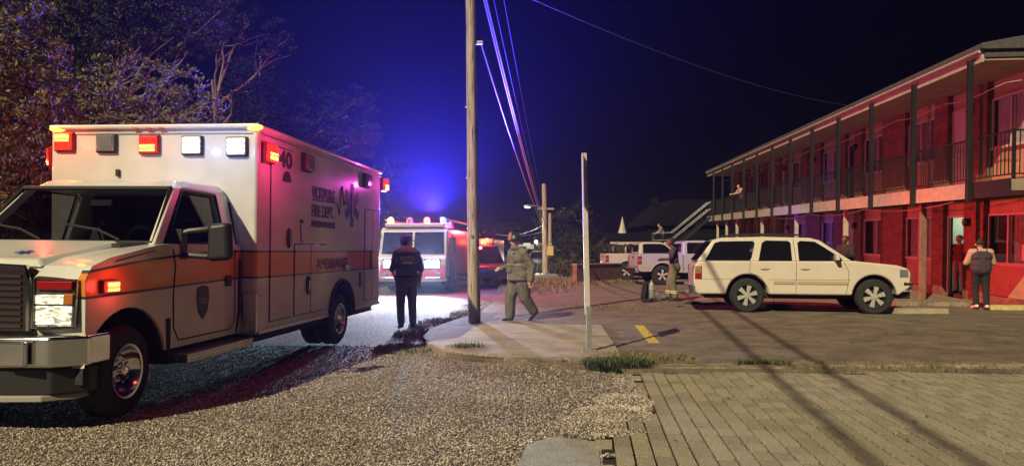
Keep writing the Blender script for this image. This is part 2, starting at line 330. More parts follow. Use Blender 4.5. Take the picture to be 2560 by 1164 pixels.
for (px, py, rx, ry, n, h1, lab) in ((1545, 922, .42, .28, 2600, .2, 'largest green grass clump at the kerb right of the sign post'), (1165, 880, .28, .2, 1300, .17, 'green grass clump at the front left corner of the concrete island'), (1885, 918, .2, .14, 700, .14, 'left of two dark weed clumps on the kerb below the wagon'), (1950, 920, .2, .14, 700, .14, 'right of two dark weed clumps on the kerb below the wagon'), (1046, 816, .2, .2, 260, .09, 'dark weed clump by the boots of the person in navy uniform')):
    c = G(px, py, .0); t = thing('weed_clump', lab, 'weeds', c, group='weed clumps'); a = rng.uniform(0, 6.283, n); r = rng.random(n) ** .6
    grass('blades', np.stack([rx * r * np.cos(a), ry * r * np.sin(a), 0 * a], 1), .02, h1, [verge_m if px == 1046 else grass_m], None, lean=1.7, wd=.006, kind=None, parent=t)
c = G(1945, 772, .05); t = thing('weed_clump', 'pale dry weed tuft on the asphalt beside the white wagon', 'weeds', c, group='weed clumps')
grass('blades', np.stack([rng.normal(0, .12, 220), rng.normal(0, .12, 220), np.zeros(220)], 1), .08, .24, [dry_m], None, lean=1.6, wd=.009, kind=None, parent=t)

n = 170; D = rng.uniform(4.7, 12, n); xx = rng.uniform(-.5, .75, n) * D; ok = ~inside(xx, D, [(-6, 3), (-6, 12), (-2, 12), (-3.2, 5)]); P = np.stack([xx, D, np.where(D > 8.1, .062, .045)], 1)[ok]; n = len(P)
b4 = np.array([(0, -1, 0), (.4, 0, .25), (0, 1, .1), (-.4, 0, .25)], float)[None] * rng.uniform(.012, .035, n)[:, None, None]; a_ = rng.uniform(0, 6.283, n); ca, sa = np.cos(a_)[:, None], np.sin(a_)[:, None]
V4 = np.stack([b4[:, :, 0] * ca - b4[:, :, 1] * sa, b4[:, :, 0] * sa + b4[:, :, 1] * ca, b4[:, :, 2]], 2) + P[:, None]
tag(fast('fallen_leaves', V4.reshape(-1, 3), np.arange(4 * n).reshape(-1, 4), mat_leaf('dead_leaf', (.03, .02, .012), (.2, .15, .09))), 'dead leaves and litter scattered over the pavers, island and lot', 'leaves', kind='stuff')
# ---------------------------------------------------------------- motel
def mat_brick(name, c1, c2, mort):
    m = mat(name, c1, .85); N, L, b = nodes(m); tc = N.new('ShaderNodeTexCoord'); sx = N.new('ShaderNodeSeparateXYZ'); L.new(tc.outputs['Object'], sx.inputs[0])
    cb = N.new('ShaderNodeCombineXYZ'); L.new(math_n(N, L, 'ADD', sx.outputs[0], sx.outputs[1]), cb.inputs[0]); L.new(sx.outputs[2], cb.inputs[1])
    br = N.new('ShaderNodeTexBrick'); br.inputs['Scale'].default_value = 1; br.inputs['Brick Width'].default_value = .215; br.inputs['Row Height'].default_value = .075; br.inputs['Mortar Size'].default_value = .007
    for i, q in ((1, c1), (2, c2), (3, mort)): br.inputs[i].default_value = (*q, 1)
    L.new(cb.outputs[0], br.inputs['Vector']); n = N.new('ShaderNodeTexNoise'); n.inputs['Scale'].default_value = 3; n.inputs['Detail'].default_value = 8; L.new(tc.outputs['Object'], n.inputs['Vector'])
    r = N.new('ShaderNodeMapRange'); r.inputs[1].default_value = .3; r.inputs[2].default_value = .7; r.inputs[3].default_value = .7; r.inputs[4].default_value = 1.25; L.new(n.outputs[0], r.inputs[0])
    v = N.new('ShaderNodeVectorMath'); v.operation = 'SCALE'; L.new(br.outputs[0], v.inputs[0]); L.new(r.outputs[0], v.inputs['Scale']); L.new(v.outputs[0], b.inputs['Base Color'])
    bp = N.new('ShaderNodeBump'); bp.inputs['Strength'].default_value = .6; bp.inputs['Distance'].default_value = .008; bp.invert = True; L.new(br.outputs[1], bp.inputs['Height']); L.new(bp.outputs[0], b.inputs['Normal'])
    return m
brick_m = mat_brick('red_brick', (.22, .085, .05), (.15, .055, .036), (.17, .14, .115))
def mat_panel(name, c):
    m = mat(name, c, .6, var=.2, vs=2.5); N, L, b = nodes(m); tc = N.new('ShaderNodeTexCoord'); wv = N.new('ShaderNodeTexWave'); wv.bands_direction = 'X'; wv.wave_profile = 'SAW'; wv.inputs['Scale'].default_value = 2.2; wv.inputs['Distortion'].default_value = .3; L.new(tc.outputs['Object'], wv.inputs['Vector'])
    r = N.new('ShaderNodeMapRange'); r.inputs[1].default_value = .0; r.inputs[2].default_value = .06; L.new(wv.outputs[1], r.inputs[0]); bp = N.new('ShaderNodeBump'); bp.inputs['Distance'].default_value = .02; bp.inputs['Strength'].default_value = .8; L.new(r.outputs[0], bp.inputs['Height']); L.new(bp.outputs[0], b.inputs['Normal']); return m
panel_m = mat_panel('grooved_wood_panel', (.36, .26, .16)); door_m = mat('cream_door', (.5, .47, .4), .5, var=.08, vs=2); door_d = mat('dark_door', (.03, .03, .035), .4, var=.2)
frame_m = mat('pale_window_frame', (.48, .46, .43), .5); curt_m = mat('window_curtain', (.34, .3, .27), .9, var=.3, vs=5); curt_w = mat('white_window_blind', (.6, .58, .55), .8, var=.1, vs=4); fascia_m = mat('tan_fascia_board', (.42, .36, .29), .6, var=.2, vs=4); roof_m = mat('grey_shingles', (.075, .07, .075), .85, var=.3, vs=9, bump=.5, bs=30)
post_m = mat('black_painted_steel', (.012, .012, .014), .5); pane_m = mat('dark_window_pane', (.02, .018, .02), .08, spec=.5); soffit_m = mat('soffit_board', (.3, .22, .17), .8, var=.2, vs=2)
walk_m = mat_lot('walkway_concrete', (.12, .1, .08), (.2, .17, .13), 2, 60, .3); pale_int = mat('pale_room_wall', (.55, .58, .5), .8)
pane_g = glass('window_glass', (.75, .75, .75), .03)
mot = thing('motel', 'long two storey red brick motel with balcony railings and dark posts', 'building', (11.39 * .973, 0, H - 1.89 * .973))
th = R(5.04); X = Vector((math.sin(th), math.cos(th), .0259)).normalized(); Y = Vector((-math.cos(th), math.sin(th), 0)); Z = X.cross(Y)
MOT = Matrix.Translation(mot.location) @ Matrix((X, Y, Z)).transposed().to_4x4() @ Matrix.Diagonal((.973, .973, .973, 1)); mot.matrix_world = MOT
def mp(s, t, z): return MOT @ Vector((s, t, z))
k_ = 1.0039
up = [('w', 16.9, 18.8), ('d', 19.75, 20.75), ('w', 21.5, 23.4), ('w', 25.1, 26.9), ('D', 27.6, 28.5), ('w', 29.5, 31.3), ('d', 32.2, 33.1), ('w', 33.9, 35.7), ('d', 36.6, 37.5), ('w', 38.3, 40), ('D', 40.9, 41.8), ('w', 42.6, 44.3), ('d', 45, 46), ('w', 46.8, 48.4)]
lo = [('w', 16.9, 18.9), ('o', 19.85, 20.95), ('w', 21.6, 23.5), ('w', 25.15, 26.9), ('d', 27.6, 28.5), ('w', 29.7, 31.4), ('w', 33.2, 34.8), ('d', 36, 37), ('w', 38, 39.6), ('d', 40.3, 41.2), ('w', 41.8, 43.3), ('d', 44.2, 45.1), ('w', 45.9, 47.5)]
for fl, (ops, z0) in enumerate(((lo, 0.), (up, 3.13))):
    zt = 2.84 if fl == 0 else 2.9; m = MB(); s = 15.5
    for kd, a, b_ in ops + [('e', 49.4, 49.5)]:
        m.box(s * k_, a * k_, -.3, 0, z0 - (1.4 if fl == 0 else 0), z0 + zt); s = b_
        if kd in 'w' : m.box(a * k_ + .002, b_ * k_ - .002, -.3, -.02, z0 - (1.4 if fl == 0 else 0), z0 + .2)
    m.build('brick_wall', brick_m, mot, smooth=False)
    for i, (kd, a, b_) in enumerate(ops):
        a *= k_; b_ *= k_; t0 = -.15
        MB().box(a + .01, b_ - .01, t0 - .04, t0, z0 + 2.42, z0 + zt - .01).build('transom_panel', panel_m, mot, smooth=False)
        if kd == 'w':
            fr = MB(); wz0, wz1 = z0 + 1.06, z0 + 2.42; nb = [a, a + .045]
            for q in (a, a + (b_ - a) * (.36 if i % 2 else .55), b_ - .05): fr.box(q, q + .05, t0 - .03, t0 + .03, wz0, wz1)
            fr.box(a + .051, b_ - .051, t0 - .028, t0 + .028, wz0, wz0 + .05); fr.box(a + .051, b_ - .051, t0 - .028, t0 + .028, wz1 - .05, wz1)
            wn = fr.build('window', frame_m, mot, smooth=False)
            q = a + (b_ - a) * (.36 if i % 2 else .55)
            for u0, u1 in ((a + .052, q - .002), (q + .052, b_ - .052)):
                MB().add([(u0, t0 - .01, wz0 + .052), (u1, t0 - .01, wz0 + .052), (u1, t0 - .01, wz1 - .052), (u0, t0 - .01, wz1 - .052)], [[0, 1, 2, 3]]).build('pane', pane_g, wn, smooth=False)
            cv = MB(); n = 26; lo_, hi_ = (a + .04, b_ - .04)
            if fl == 0 and i % 3 == 0: hi_ = a + (b_ - a) * .7
            pts = [(lo_ + (hi_ - lo_) * j / n, t0 - .09 + .018 * math.sin(j * 1.9)) for j in range(n + 1)]
            cv.add([(x_, y_, wz0) for x_, y_ in pts] + [(x_, y_, wz1) for x_, y_ in pts], [[j, j + 1, n + 2 + j, n + 1 + j] for j in range(n)])
            cv.build('curtain', curt_w if (fl == 0 and i in (6, 8, 10)) or (fl == 1 and i in (0, 5)) else curt_m, wn)
            MB().box(a, b_, t0 - .2, t0 - .16, wz0 - .02, wz1 + .02).build('room_wall', seam_m, wn, smooth=False)  # black sheet behind the curtain stands in for the unlit room
            MB().box(a + .005, b_ - .005, t0 - .05, t0, z0 + .2, wz0 - .03).build('spandrel_panel', panel_m, wn, smooth=False)
            MB().box(a, b_, t0 - .05, t0 + .07, wz0 - .03, wz0).build('sill', frame_m, wn, smooth=False)
        else:
            fr = MB(); fr.box(a, a + .06, t0 - .06, t0 + .02, z0 + .03, z0 + 2.42); fr.box(b_ - .06, b_, t0 - .06, t0 + .02, z0 + .03, z0 + 2.42); fr.box(a + .061, b_ - .061, t0 - .06, t0 + .018, z0 + 2.36, z0 + 2.418)
            df = fr.build('door_frame', frame_m, mot, smooth=False)
            if kd in 'dD':
                dl = MB().box(a + .064, b_ - .064, t0 - .05, t0 - .01, z0 + .04, z0 + 2.355).build('door', door_d if kd == 'D' else (door_m), mot, smooth=False)
                MB().ell((b_ - .14, t0 + .03, z0 + 1.0), .035).build('door_knob', chrome, dl)
                for zz in (.35, 1.3): MB().box(a + .2, b_ - .2, t0 - .009, t0 - .004, z0 + zz, z0 + zz + .75).build('door_panel', door_d if kd == 'D' else door_m, dl, smooth=False)
            else:   # open door: leaf swung into the room, pale wall of the room behind
                dl = MB().box(0, .95, -.02, .02, .04, 2.34).build('door', door_m, mot, (a + .07, t0 - .04, z0), (0, 0, R(-96)), smooth=False)
                for zz in (.35, 1.2, 2.0): MB().box(-.015, .02, -.03, .03, zz, zz + .1).build('hinge', dark, dl, smooth=False)
                MB().box(a - .4, b_ + 1.4, -2.3, -2.2, z0, z0 + 2.5).build('room_wall', pale_int, mot, smooth=False); MB().box(b_ + 1.3, b_ + 1.4, -2.2, -.31, z0, z0 + 2.5).build('room_wall', pale_int, mot, smooth=False)
                MB().box(a - .5, a - .4, -2.3, -.31, z0, z0 + 2.5).build('room_wall', pale_int, mot, smooth=False)
                MB().box(a - .5, b_ + 1.4, -2.3, -.31, z0 - .05, z0 + .03).build('room_floor', walk_m, mot, smooth=False)
                MB().box(a - .5, b_ + 1.4, -2.3, -.31, z0 + 2.5, z0 + 2.55).build('room_ceiling', pale_int, mot, smooth=False)
                lamp('POINT', mp(b_ + .5, -1.3, 2.3), (.85, 1, .8), 20, size=.1)
            if i in (1, 4, 7) or fl == 1:
                wl = MB().lathe([(.03, -.02), (.06, 0), (.09, .1), (.075, .2), (.03, .22)], (a - .28, .1, z0 + 2.1), 'z', 10); wl.box(a - .31, a - .25, .0, .08, z0 + 2.2, z0 + 2.28); wl.build('wall_lamp', dark, mot)
# balcony slab, soffit, fascia, posts, rails
S0, S1 = 15.3, 49.7
MB().box(S0, S1, .002, 1.5, 2.86, 3.12).build('balcony_slab', soffit_m, mot, smooth=False)
posts = [(16.7 + 2.75 * i) * k_ for i in range(12)]
for a, b_ in zip([S0] + posts, posts + [S1]): MB().box(a + .004, b_ - .004, 1.502, 1.55, 2.75, 3.13).build('fascia_board', dark if a == S0 else fascia_m, mot, smooth=False)
RS = 16.4
MB().box(RS, S1, -9, 1.5, 6.03, 6.1).build('soffit', soffit_m, mot, smooth=False)
for a, b_ in zip([RS] + posts, posts + [S1]): MB().box(a + .003, b_ - .003, 1.502, 1.545, 6.0, 6.28).build('roof_fascia', fascia_m, mot, smooth=False)
MB().prism([(1.62, 6.3), (1.62, 6.42), (-4, 7.35), (-9.5, 6.42), (-9.5, 6.3), (1.5, 6.282)], RS - .12, S1 + .3, 'x').build('roof', roof_m, mot, smooth=False)
MB().prism([(1.5, 6.102), (1.5, 6.28), (-4, 7.2), (-9, 6.28), (-9, 6.102)], RS - .04, RS - .002, 'x').build('gable_board', roof_m, mot, smooth=False)
gt = MB().tube([(RS, 1.6, 6.25), (S1, 1.6, 6.25)], .045, 8).build('gutter', fascia_m, mot)
post_me = None
for i, s in enumerate(posts):
    if post_me is None: o = MB().box(-.06, .06, -.055, .055, 2.68, 6.12).build('balcony_post', post_m, mot, smooth=False, bevel=.006); post_me = o.data
    else: o = bpy.data.objects.new('balcony_post', post_me); COL.objects.link(o); o.parent = mot
    o.location = (s, 1.61, 0)
    if i % 2 == 1 or i > 8:
        MB().box(s - .07, s + .07, 1.25, 1.39, -1.2, 2.855).build('column', fascia_m if i != 1 else mat('weathered_wood_column', (.2, .12, .08), .8, var=.3), mot, smooth=False)
bal = MB().box(-.0085, .0085, -.0085, .0085, .1, 1.07); bme = None
ends = [S0 + .06] + posts + [S1 - .05]
for a, b_ in zip(ends[:-1], ends[1:]):
    r = MB(); r.box(a, b_, 1.43, 1.47, 4.19, 4.23); r.box(a, b_, 1.435, 1.465, 3.22, 3.25); rl = r.build('railing', post_m, mot, smooth=False)
    n = max(2, int((b_ - a) / .128))
    for j in range(1, n):
        if bme is None: o = bal.build('baluster', post_m, rl, smooth=False); bme = o.data
        else: o = bpy.data.objects.new('baluster', bme); COL.objects.link(o); o.parent = rl
        o.location = (a + (b_ - a) * j / n, 1.45, 3.125)
r = MB(); r.box(S0, S0 + .03, .05, 1.47, 4.19, 4.23); r.box(S0, S0 + .03, .05, 1.47, 3.22, 3.25); r.box(S0 - .01, S0 + .05, 1.42, 1.48, 3.12, 4.25); rl = r.build('railing', post_m, mot, smooth=False)
for j in range(1, 11):
    o = bpy.data.objects.new('baluster', bme); COL.objects.link(o); o.parent = rl; o.location = (S0 + .015, 1.45 - j * .128, 3.125)
cab = []
for i in range(61):
    s = 16 + i * .55; u = (s - 16.7) % 2.75 / 2.75; cab.append((s, .9, 5.55 - .12 * 4 * u * (1 - u)))
MB().tube(cab, .014, 5).build('cable', mat('cream_cable', (.5, .45, .38), .6), mot)
cab = [(18 + i * .5, 1.3, 2.72 - .14 * 4 * ((i * .5) % 5.5 / 5.5) * (1 - (i * .5) % 5.5 / 5.5)) for i in range(40)]
MB().tube(cab, .014, 5).build('cable', mat('cream_cable', (.5, .45, .38), .6), mot)
nb = MB().box(17.25, 17.5, -.14 + .0, -.1, 1.2, 1.6).build('notice', curt_w, mot, smooth=False)
MB().box(24.1, 24.4, .002, .2, .25, .75).build('meter_box', steel, mot, bevel=.01)
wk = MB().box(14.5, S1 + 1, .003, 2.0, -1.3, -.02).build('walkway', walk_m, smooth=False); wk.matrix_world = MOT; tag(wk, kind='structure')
# far stair
st = thing('stair', 'dark open metal stair with handrails at the far end of the motel', 'stairs'); st.matrix_world = MOT
for y in (47.6, 48.7): MB().prism([(1.7, 2.9), (1.7, 3.12), (4.3, .95), (4.3, .6)], y, y + .06, 'x').build('stringer', post_m, st, smooth=False)
for i in range(13): MB().box(47.66, 48.7, 1.75 + i * .2, 2.02 + i * .2, 2.93 - i * .172, 2.97 - i * .172).build('tread', post_m, st, smooth=False)
for y in (47.62, 48.72):
    MB().tube([(y, 1.7, 4.1), (y, 4.3, 1.95), (y, 5.6, 1.9), (y, 5.6, .9)], .025, 6).build('handrail', steel, st); MB().tube([(y, 1.7, 3.6), (y, 4.3, 1.45), (y, 5.6, 1.4)], .02, 6).build('handrail', steel, st)
MB().box(47.5, 49, 4.3, 5.8, -1.3, .85).build('landing', walk_m, st, smooth=False)
# wheel stops
for px, py, wd, lab, m_, rz in ((2262, 783, .9, 'grey concrete wheel stop in front of the white wagon', conc, -.1), (2575, 775, .9, 'yellow painted wheel stop at the right edge of the lot', mat('faded_yellow_stop', (.42, .34, .14), .8, var=.4, vs=8), -.15), (2330, 765, .9, 'dark broken wheel stop by the motel walkway', conc_d, -.1)):
    c = G(px, py, .05); o = MB().prism([(-.1, 0), (-.07, .12), (.07, .12), (.1, 0)], -wd, wd, 'x').build('wheel_stop', m_, None, c, (0, 0, rz), bevel=.012); tag(o, lab, 'wheel stop', 'wheel stops')
# ---------------------------------------------------------------- vehicle helpers
def wheel(parent, loc, r, wd, rim_r, side, style='steel', steer=0, name='wheel', rim_m=None):
    """side +1: outer face towards local +y"""
    tr = MB(); tr.lathe([(r_q, side * h_q) for r_q, h_q in ((rim_r * .9, -wd / 2), (rim_r, -wd / 2), (r * .93, -wd / 2), (r, -wd * .36), (r, wd * .36), (r * .93, wd / 2), (rim_r, wd / 2), (rim_r * .97, wd * .42), (rim_r * .9, wd * .1))], (0, 0, 0), 'y', 40)
    for j in range(36):   # tread blocks
        q = 2 * math.pi * j / 36
        for yy in (-.36, .12):
            c, s_ = math.cos(q), math.sin(q); t = .035 * r / .4; a = Vector((c, 0, s_)); b = Vector((-s_, 0, c))
            p = [a * (r - .004) - b * t, a * (r - .004) + b * t, a * (r + .007) + b * t * .9, a * (r + .007) - b * t * .9]
            tr.add([v + Vector((0, wd * yy, 0)) for v in p] + [v + Vector((0, wd * (yy + .24), 0)) for v in p], [[0, 1, 2, 3], [7, 6, 5, 4], [0, 4, 5, 1], [1, 5, 6, 2], [2, 6, 7, 3], [3, 7, 4, 0]])
    o = tr.build(name, tyre_m, parent, loc, (0, 0, steer))
    m = MB(); s = side; R_ = rim_r; m.cm = 0
    if style == 'steel':   # deep chrome dish with domed hub and lug nuts
        m.lathe([(R_ * 1.0, s * wd * .5), (R_ * 1.02, s * wd * .54), (R_ * .93, s * wd * .53), (R_ * .88, s * wd * .3), (R_ * .62, s * wd * .06), (R_ * .55, s * wd * .18), (R_ * .5, s * wd * .2), (R_ * .22, s * wd * .22), (R_ * .2, s * wd * .5), (.01, s * wd * .55)], (0, 0, 0), 'y', 32, False)
        for j in range(8):
            q = 2 * math.pi * j / 8; m.lathe([(.02, s * wd * .15), (.02, s * wd * .36), (.008, s * wd * .4)], (R_ * .38 * math.cos(q), 0, R_ * .38 * math.sin(q)), 'y', 6)
        m.build('rim', rim_m or chrome, o)
    else:
        m.lathe([(R_ * 1.0, s * wd * .46), (R_ * 1.03, s * wd * .5), (R_ * .92, s * wd * .5), (R_ * .86, s * wd * .2), (.05, s * wd * .1)], (0, 0, 0), 'y', 32, False)
        m.build('rim', mat('rim_barrel', (.05, .05, .055), .4, .6), o)
        sp = MB(); ns = 6 if style == 'six' else 5
        for j in range(ns):
            q = 2 * math.pi * j / ns + .3
            for dq in (-.2, .2):
                a = Vector((math.cos(q + dq * .55), 0, math.sin(q + dq * .55))); b = Vector((-a.z, 0, a.x)); wv = R_ * .09
                y0, y1 = s * wd * .36, s * wd * .52; r0, r1 = R_ * .16, R_ * .94
                p = [a * r0 - b * wv, a * r0 + b * wv, a * r1 + b * wv * 1.25, a * r1 - b * wv * 1.25]
                sp.add([v + Vector((0, y0, 0)) for v in p] + [v + Vector((0, y1 + (0 if k_i < 2 else -s * .01), 0)) for k_i, v in enumerate(p)], [[0, 1, 2, 3], [7, 6, 5, 4], [0, 4, 5, 1], [1, 5, 6, 2], [2, 6, 7, 3], [3, 7, 4, 0]])
        sp.lathe([(R_ * .24, s * wd * .34), (R_ * .22, s * wd * .55), (.01, s * wd * .57)], (0, 0, 0), 'y', 16)
        sp.build('spokes', rim_m or alu, o)
    return o
def arch_poly(base_pts, arches, zb):
    """lower outline from rear to front along zb with semicircular wheel openings (cx, cz, r)"""
    out = []
    for cx, cz, r in arches:
        a0 = math.asin(max(-1, min(1, (zb - cz) / r))); n = 14
        for j in range(n + 1):
            q = math.pi - a0 - (math.pi - 2 * a0) * j / n; out.append((cx + r * math.cos(q), cz + r * math.sin(q)))
    return out
def text(body, parent, origin, xdir, updir, hgt, wid, m, name='lettering', off=.0):
    c = bpy.data.curves.new(name, 'FONT'); c.body = body; c.size = hgt * 1.38; c.extrude = .0015; c.offset = off; c.align_x = 'LEFT'
    c.materials.append(m); o = bpy.data.objects.new(name, c); COL.objects.link(o); bpy.context.view_layer.update()
    sx = wid / max(o.dimensions.x, 1e-4); xd, ud = Vector(xdir).normalized(), Vector(updir).normalized()
    Mx = Matrix((xd, ud, xd.cross(ud))).transposed().to_4x4(); Mx.translation = origin
    me = bpy.data.meshes.new_from_object(o.evaluated_get(bpy.context.evaluated_depsgraph_get())); bpy.data.objects.remove(o)
    o = bpy.data.objects.new(name, me); COL.objects.link(o); o.parent = parent; o.matrix_local = Mx @ Matrix.Diagonal((sx, 1, 1, 1)); return o
def flasher(parent, c, n, up_, wd, ht, lens, core=None, cz=(.55, .95), dep=.07):
    """warning light: bezel box with a ribbed lens; n outward normal, origin on the panel"""
    n = Vector(n); up_ = Vector(up_); t = up_.cross(n); c = Vector(c)
    def bx(w2, h0, h1, d0, d1, tp=1.):
        p = []
        for d_, q in ((d0, 1.), (d1, tp)): p += [c + t * (sx * w2 * q) + up_ * (sy * q) + n * d_ for sx, sy in ((-1, h0), (1, h0), (1, h1), (-1, h1))]
        return p
    bz = MB().hexa(bx(wd / 2, -ht / 2, ht / 2, 0, dep * .6, .94)).build('light_bezel', dark if core is None or lens is not red_lens else red_dim, parent, bevel=.012)
    MB().hexa(bx(wd * .42, -ht * .42, ht * .42, dep * .5, dep, .9)).build('lens', lens, bz, bevel=.012)
    if core: MB().hexa(bx(wd * .36, ht * (cz[0] - .5) * .85, ht * (cz[1] - .5) * .85, dep * .9, dep * 1.06, .95)).build('lit_bulb', core, bz, bevel=.006)
    return bz

# ---------------------------------------------------------------- ambulance (local x forward, y its left, z up)
def livery(name, cab_):
    m = mat(name, (.74, .74, .69), .28, coat=.4); N, L, b = nodes(m); tc = N.new('ShaderNodeTexCoord'); s = N.new('ShaderNodeSeparateXYZ'); L.new(tc.outputs['Object'], s.inputs[0])
    if cab_:
        x2 = math_n(N, L, 'MULTIPLY', s.outputs[0], s.outputs[0]); top = math_n(N, L, 'SUBTRACT', 1.44, math_n(N, L, 'MULTIPLY', x2, .028)); bot = math_n(N, L, 'SUBTRACT', 1.135, math_n(N, L, 'MULTIPLY', s.outputs[0], .028))
    else: top, bot = 1.44, 1.135
    f = math_n(N, L, 'MULTIPLY', math_n(N, L, 'LESS_THAN', s.outputs[2], top), math_n(N, L, 'GREATER_THAN', s.outputs[2], bot))
    lt = math_n(N, L, 'ABSOLUTE', math_n(N, L, 'SUBTRACT', s.outputs[2], top)); lb = math_n(N, L, 'ABSOLUTE', math_n(N, L, 'SUBTRACT', s.outputs[2], bot)); ln = math_n(N, L, 'LESS_THAN', math_n(N, L, 'MINIMUM', lt, lb), .011)
    if cab_:
        y = math_n(N, L, 'GREATER_THAN', math_n(N, L, 'ABSOLUTE', s.outputs[1]), .965); f = math_n(N, L, 'MULTIPLY', f, y); ln = math_n(N, L, 'MULTIPLY', ln, y)
    nz = N.new('ShaderNodeTexNoise'); nz.inputs['Scale'].default_value = 2.5; nz.inputs['Detail'].default_value = 7; L.new(tc.outputs['Object'], nz.inputs['Vector'])
    r = N.new('ShaderNodeMapRange'); r.inputs[1].default_value = .3; r.inputs[2].default_value = .7; r.inputs[3].default_value = .86; r.inputs[4].default_value = 1.05; L.new(nz.outputs[0], r.inputs[0])
    c = mixc(N, L, f, (.58, .58, .55), (.64, .2, .03)); c = mixc(N, L, ln, c, (.02, .02, .04)); v = N.new('ShaderNodeVectorMath'); v.operation = 'SCALE'; L.new(c, v.inputs[0]); L.new(r.outputs[0], v.inputs['Scale']); L.new(v.outputs[0], b.inputs['Base Color'])
    rr = N.new('ShaderNodeMapRange'); rr.inputs[3].default_value = .22; rr.inputs[4].default_value = .42; L.new(nz.outputs[0], rr.inputs[0]); L.new(rr.outputs[0], b.inputs['Roughness'])
    return m
liv, livc = livery('ambulance_box_paint', False), livery('ambulance_cab_paint', True)
decal = mat('dark_decal', (.05, .04, .09), .5); blue_d = mat('blue_decal', (.02, .05, .28), .5)
def mat_plate():
    m = mat('diamond_plate', (.6, .6, .6), .25, 1.); N, L, b = nodes(m); tc = N.new('ShaderNodeTexCoord'); hs = None
    for ang, of in ((R(45), 0), (R(-45), .5)):
        mp_ = N.new('ShaderNodeMapping'); mp_.inputs['Rotation'].default_value = (ang, ang, ang); mp_.inputs['Scale'].default_value = (1, 1, 1); L.new(tc.outputs['Object'], mp_.inputs[0])
        b_ = N.new('ShaderNodeTexBrick'); b_.inputs['Scale'].default_value = 14; b_.inputs['Mortar Size'].default_value = .14; b_.inputs['Row Height'].default_value = .5; b_.offset = of; L.new(mp_.outputs[0], b_.inputs['Vector']); hs = b_.outputs[1] if hs is None else math_n(N, L, 'MULTIPLY', hs, b_.outputs[1])
    bp = N.new('ShaderNodeBump'); bp.inputs['Strength'].default_value = 1; bp.inputs['Distance'].default_value = .01; bp.invert = True; L.new(hs, bp.inputs['Height']); L.new(bp.outputs[0], b.inputs['Normal']); return m
plate_m = mat_plate()
AO = Vector((-4.179, 8.012, 0)); AR = R(-96.3)
amb = thing('ambulance', 'white box ambulance with orange side band, warning lights flashing', 'ambulance', AO, AR); amb.rotation_euler = (R(-.7), 0, AR)
amb.location.z = .03
af, al = Vector((math.cos(AR), math.sin(AR))), Vector((-math.sin(AR), math.cos(AR)))
def AS(px, py, y=1.21):    # pixel -> (x, z) on the vehicle's left side plane
    u = (px - 1280) / F; bx_, by_ = AO.x + al.x * y, AO.y + al.y * y
    lx = (bx_ - u * by_) / (u * af.y - af.x); D = by_ + af.y * lx; return lx, H + (HZ - py) / F * D
def AF(px, py, x=0.):      # pixel -> (y, z) on a front plane
    u = (px - 1280) / F; bx_, by_ = AO.x + af.x * x, AO.y + af.y * x
    ly = (bx_ - u * by_) / (u * al.y - al.x); D = by_ + al.y * ly; return ly, H + (HZ - py) / F * D
BL, BW, BZ0, BZ1 = 4.72, 1.21, .43, 2.92; BR = -1.40
rax = -2.78
bp_ = [(0, BZ1), (0, BZ0), (-.01, BZ0)][::-1]
out = [(-BL, BZ0 + .04)] + arch_poly(None, [(rax, .46, .52)], BZ0 + .04) + [(0, BZ0 + .04), (0, BZ1), (-BL, BZ1)]
MB().prism(out, BR, BW, 'y').build('box_body', liv, amb, bevel=.045, seg=3)
MB().box(rax - .6, rax + .6, -BW + .3, BW - .3, .4, 1.0).build('wheel_well', black, amb, smooth=False)
MB().box(-BL + .1, -.05, -BW + .12, BW - .12, .36, .5).build('chassis', black, amb, smooth=False)
MB().box(-1.9, 1.6, -.5, .5, .3, .5).build('chassis', black, amb, smooth=False)
m = MB(); n = 24
for j in range(n + 1): pass
q0 = math.asin(.01 / .52); pts = [(rax + .53 * math.cos(q0 + (math.pi - 2 * q0) * j / 20), BW + .008, .46 + .53 * math.sin(q0 + (math.pi - 2 * q0) * j / 20)) for j in range(21)]
MB().tube(pts, .028, 6).build('wheel_arch_trim', black, amb)
MB().tube([(.03, BW + .002, BZ1 - .03), (-BL - .01, BW + .002, BZ1 - .03)], .028, 8).build('roof_rail', white, amb); MB().tube([(.02, BW - .02, BZ1 - .03), (.02, BR + .02, BZ1 - .03)], .028, 8).build('roof_rail', white, amb)
MB().box(-BL, -.06, BW + .001, BW + .014, BZ1 - .115, BZ1 - .1).build('drip_rail', alu, amb)
MB().box(.001, .012, BR + .06, BW - .06, BZ1 - .115, BZ1 - .1).build('drip_rail', alu, amb)
for x0, x1 in ((-BL, rax - .56), (rax + .56, -.06)): MB().box(x0, x1, BW - .002, BW + .012, BZ0 + .045, BZ0 + .085).build('rub_rail', alu, amb)
def liner(parent, cx, cz, r, y0, y1, a0=-.1):
    n = 14; q = [a0 + (math.pi - 2 * a0) * j / n for j in range(n + 1)]; vs = [(cx + r * math.cos(a), y, cz + r * math.sin(a)) for y in (y0, y1) for a in q]
    MB().add(vs, [[j, j + 1, n + 2 + j, n + 1 + j] for j in range(n)]).build('wheel_arch_liner', black, parent)
liner(amb, rax, .46, .512, BR + .02, BW - .02)
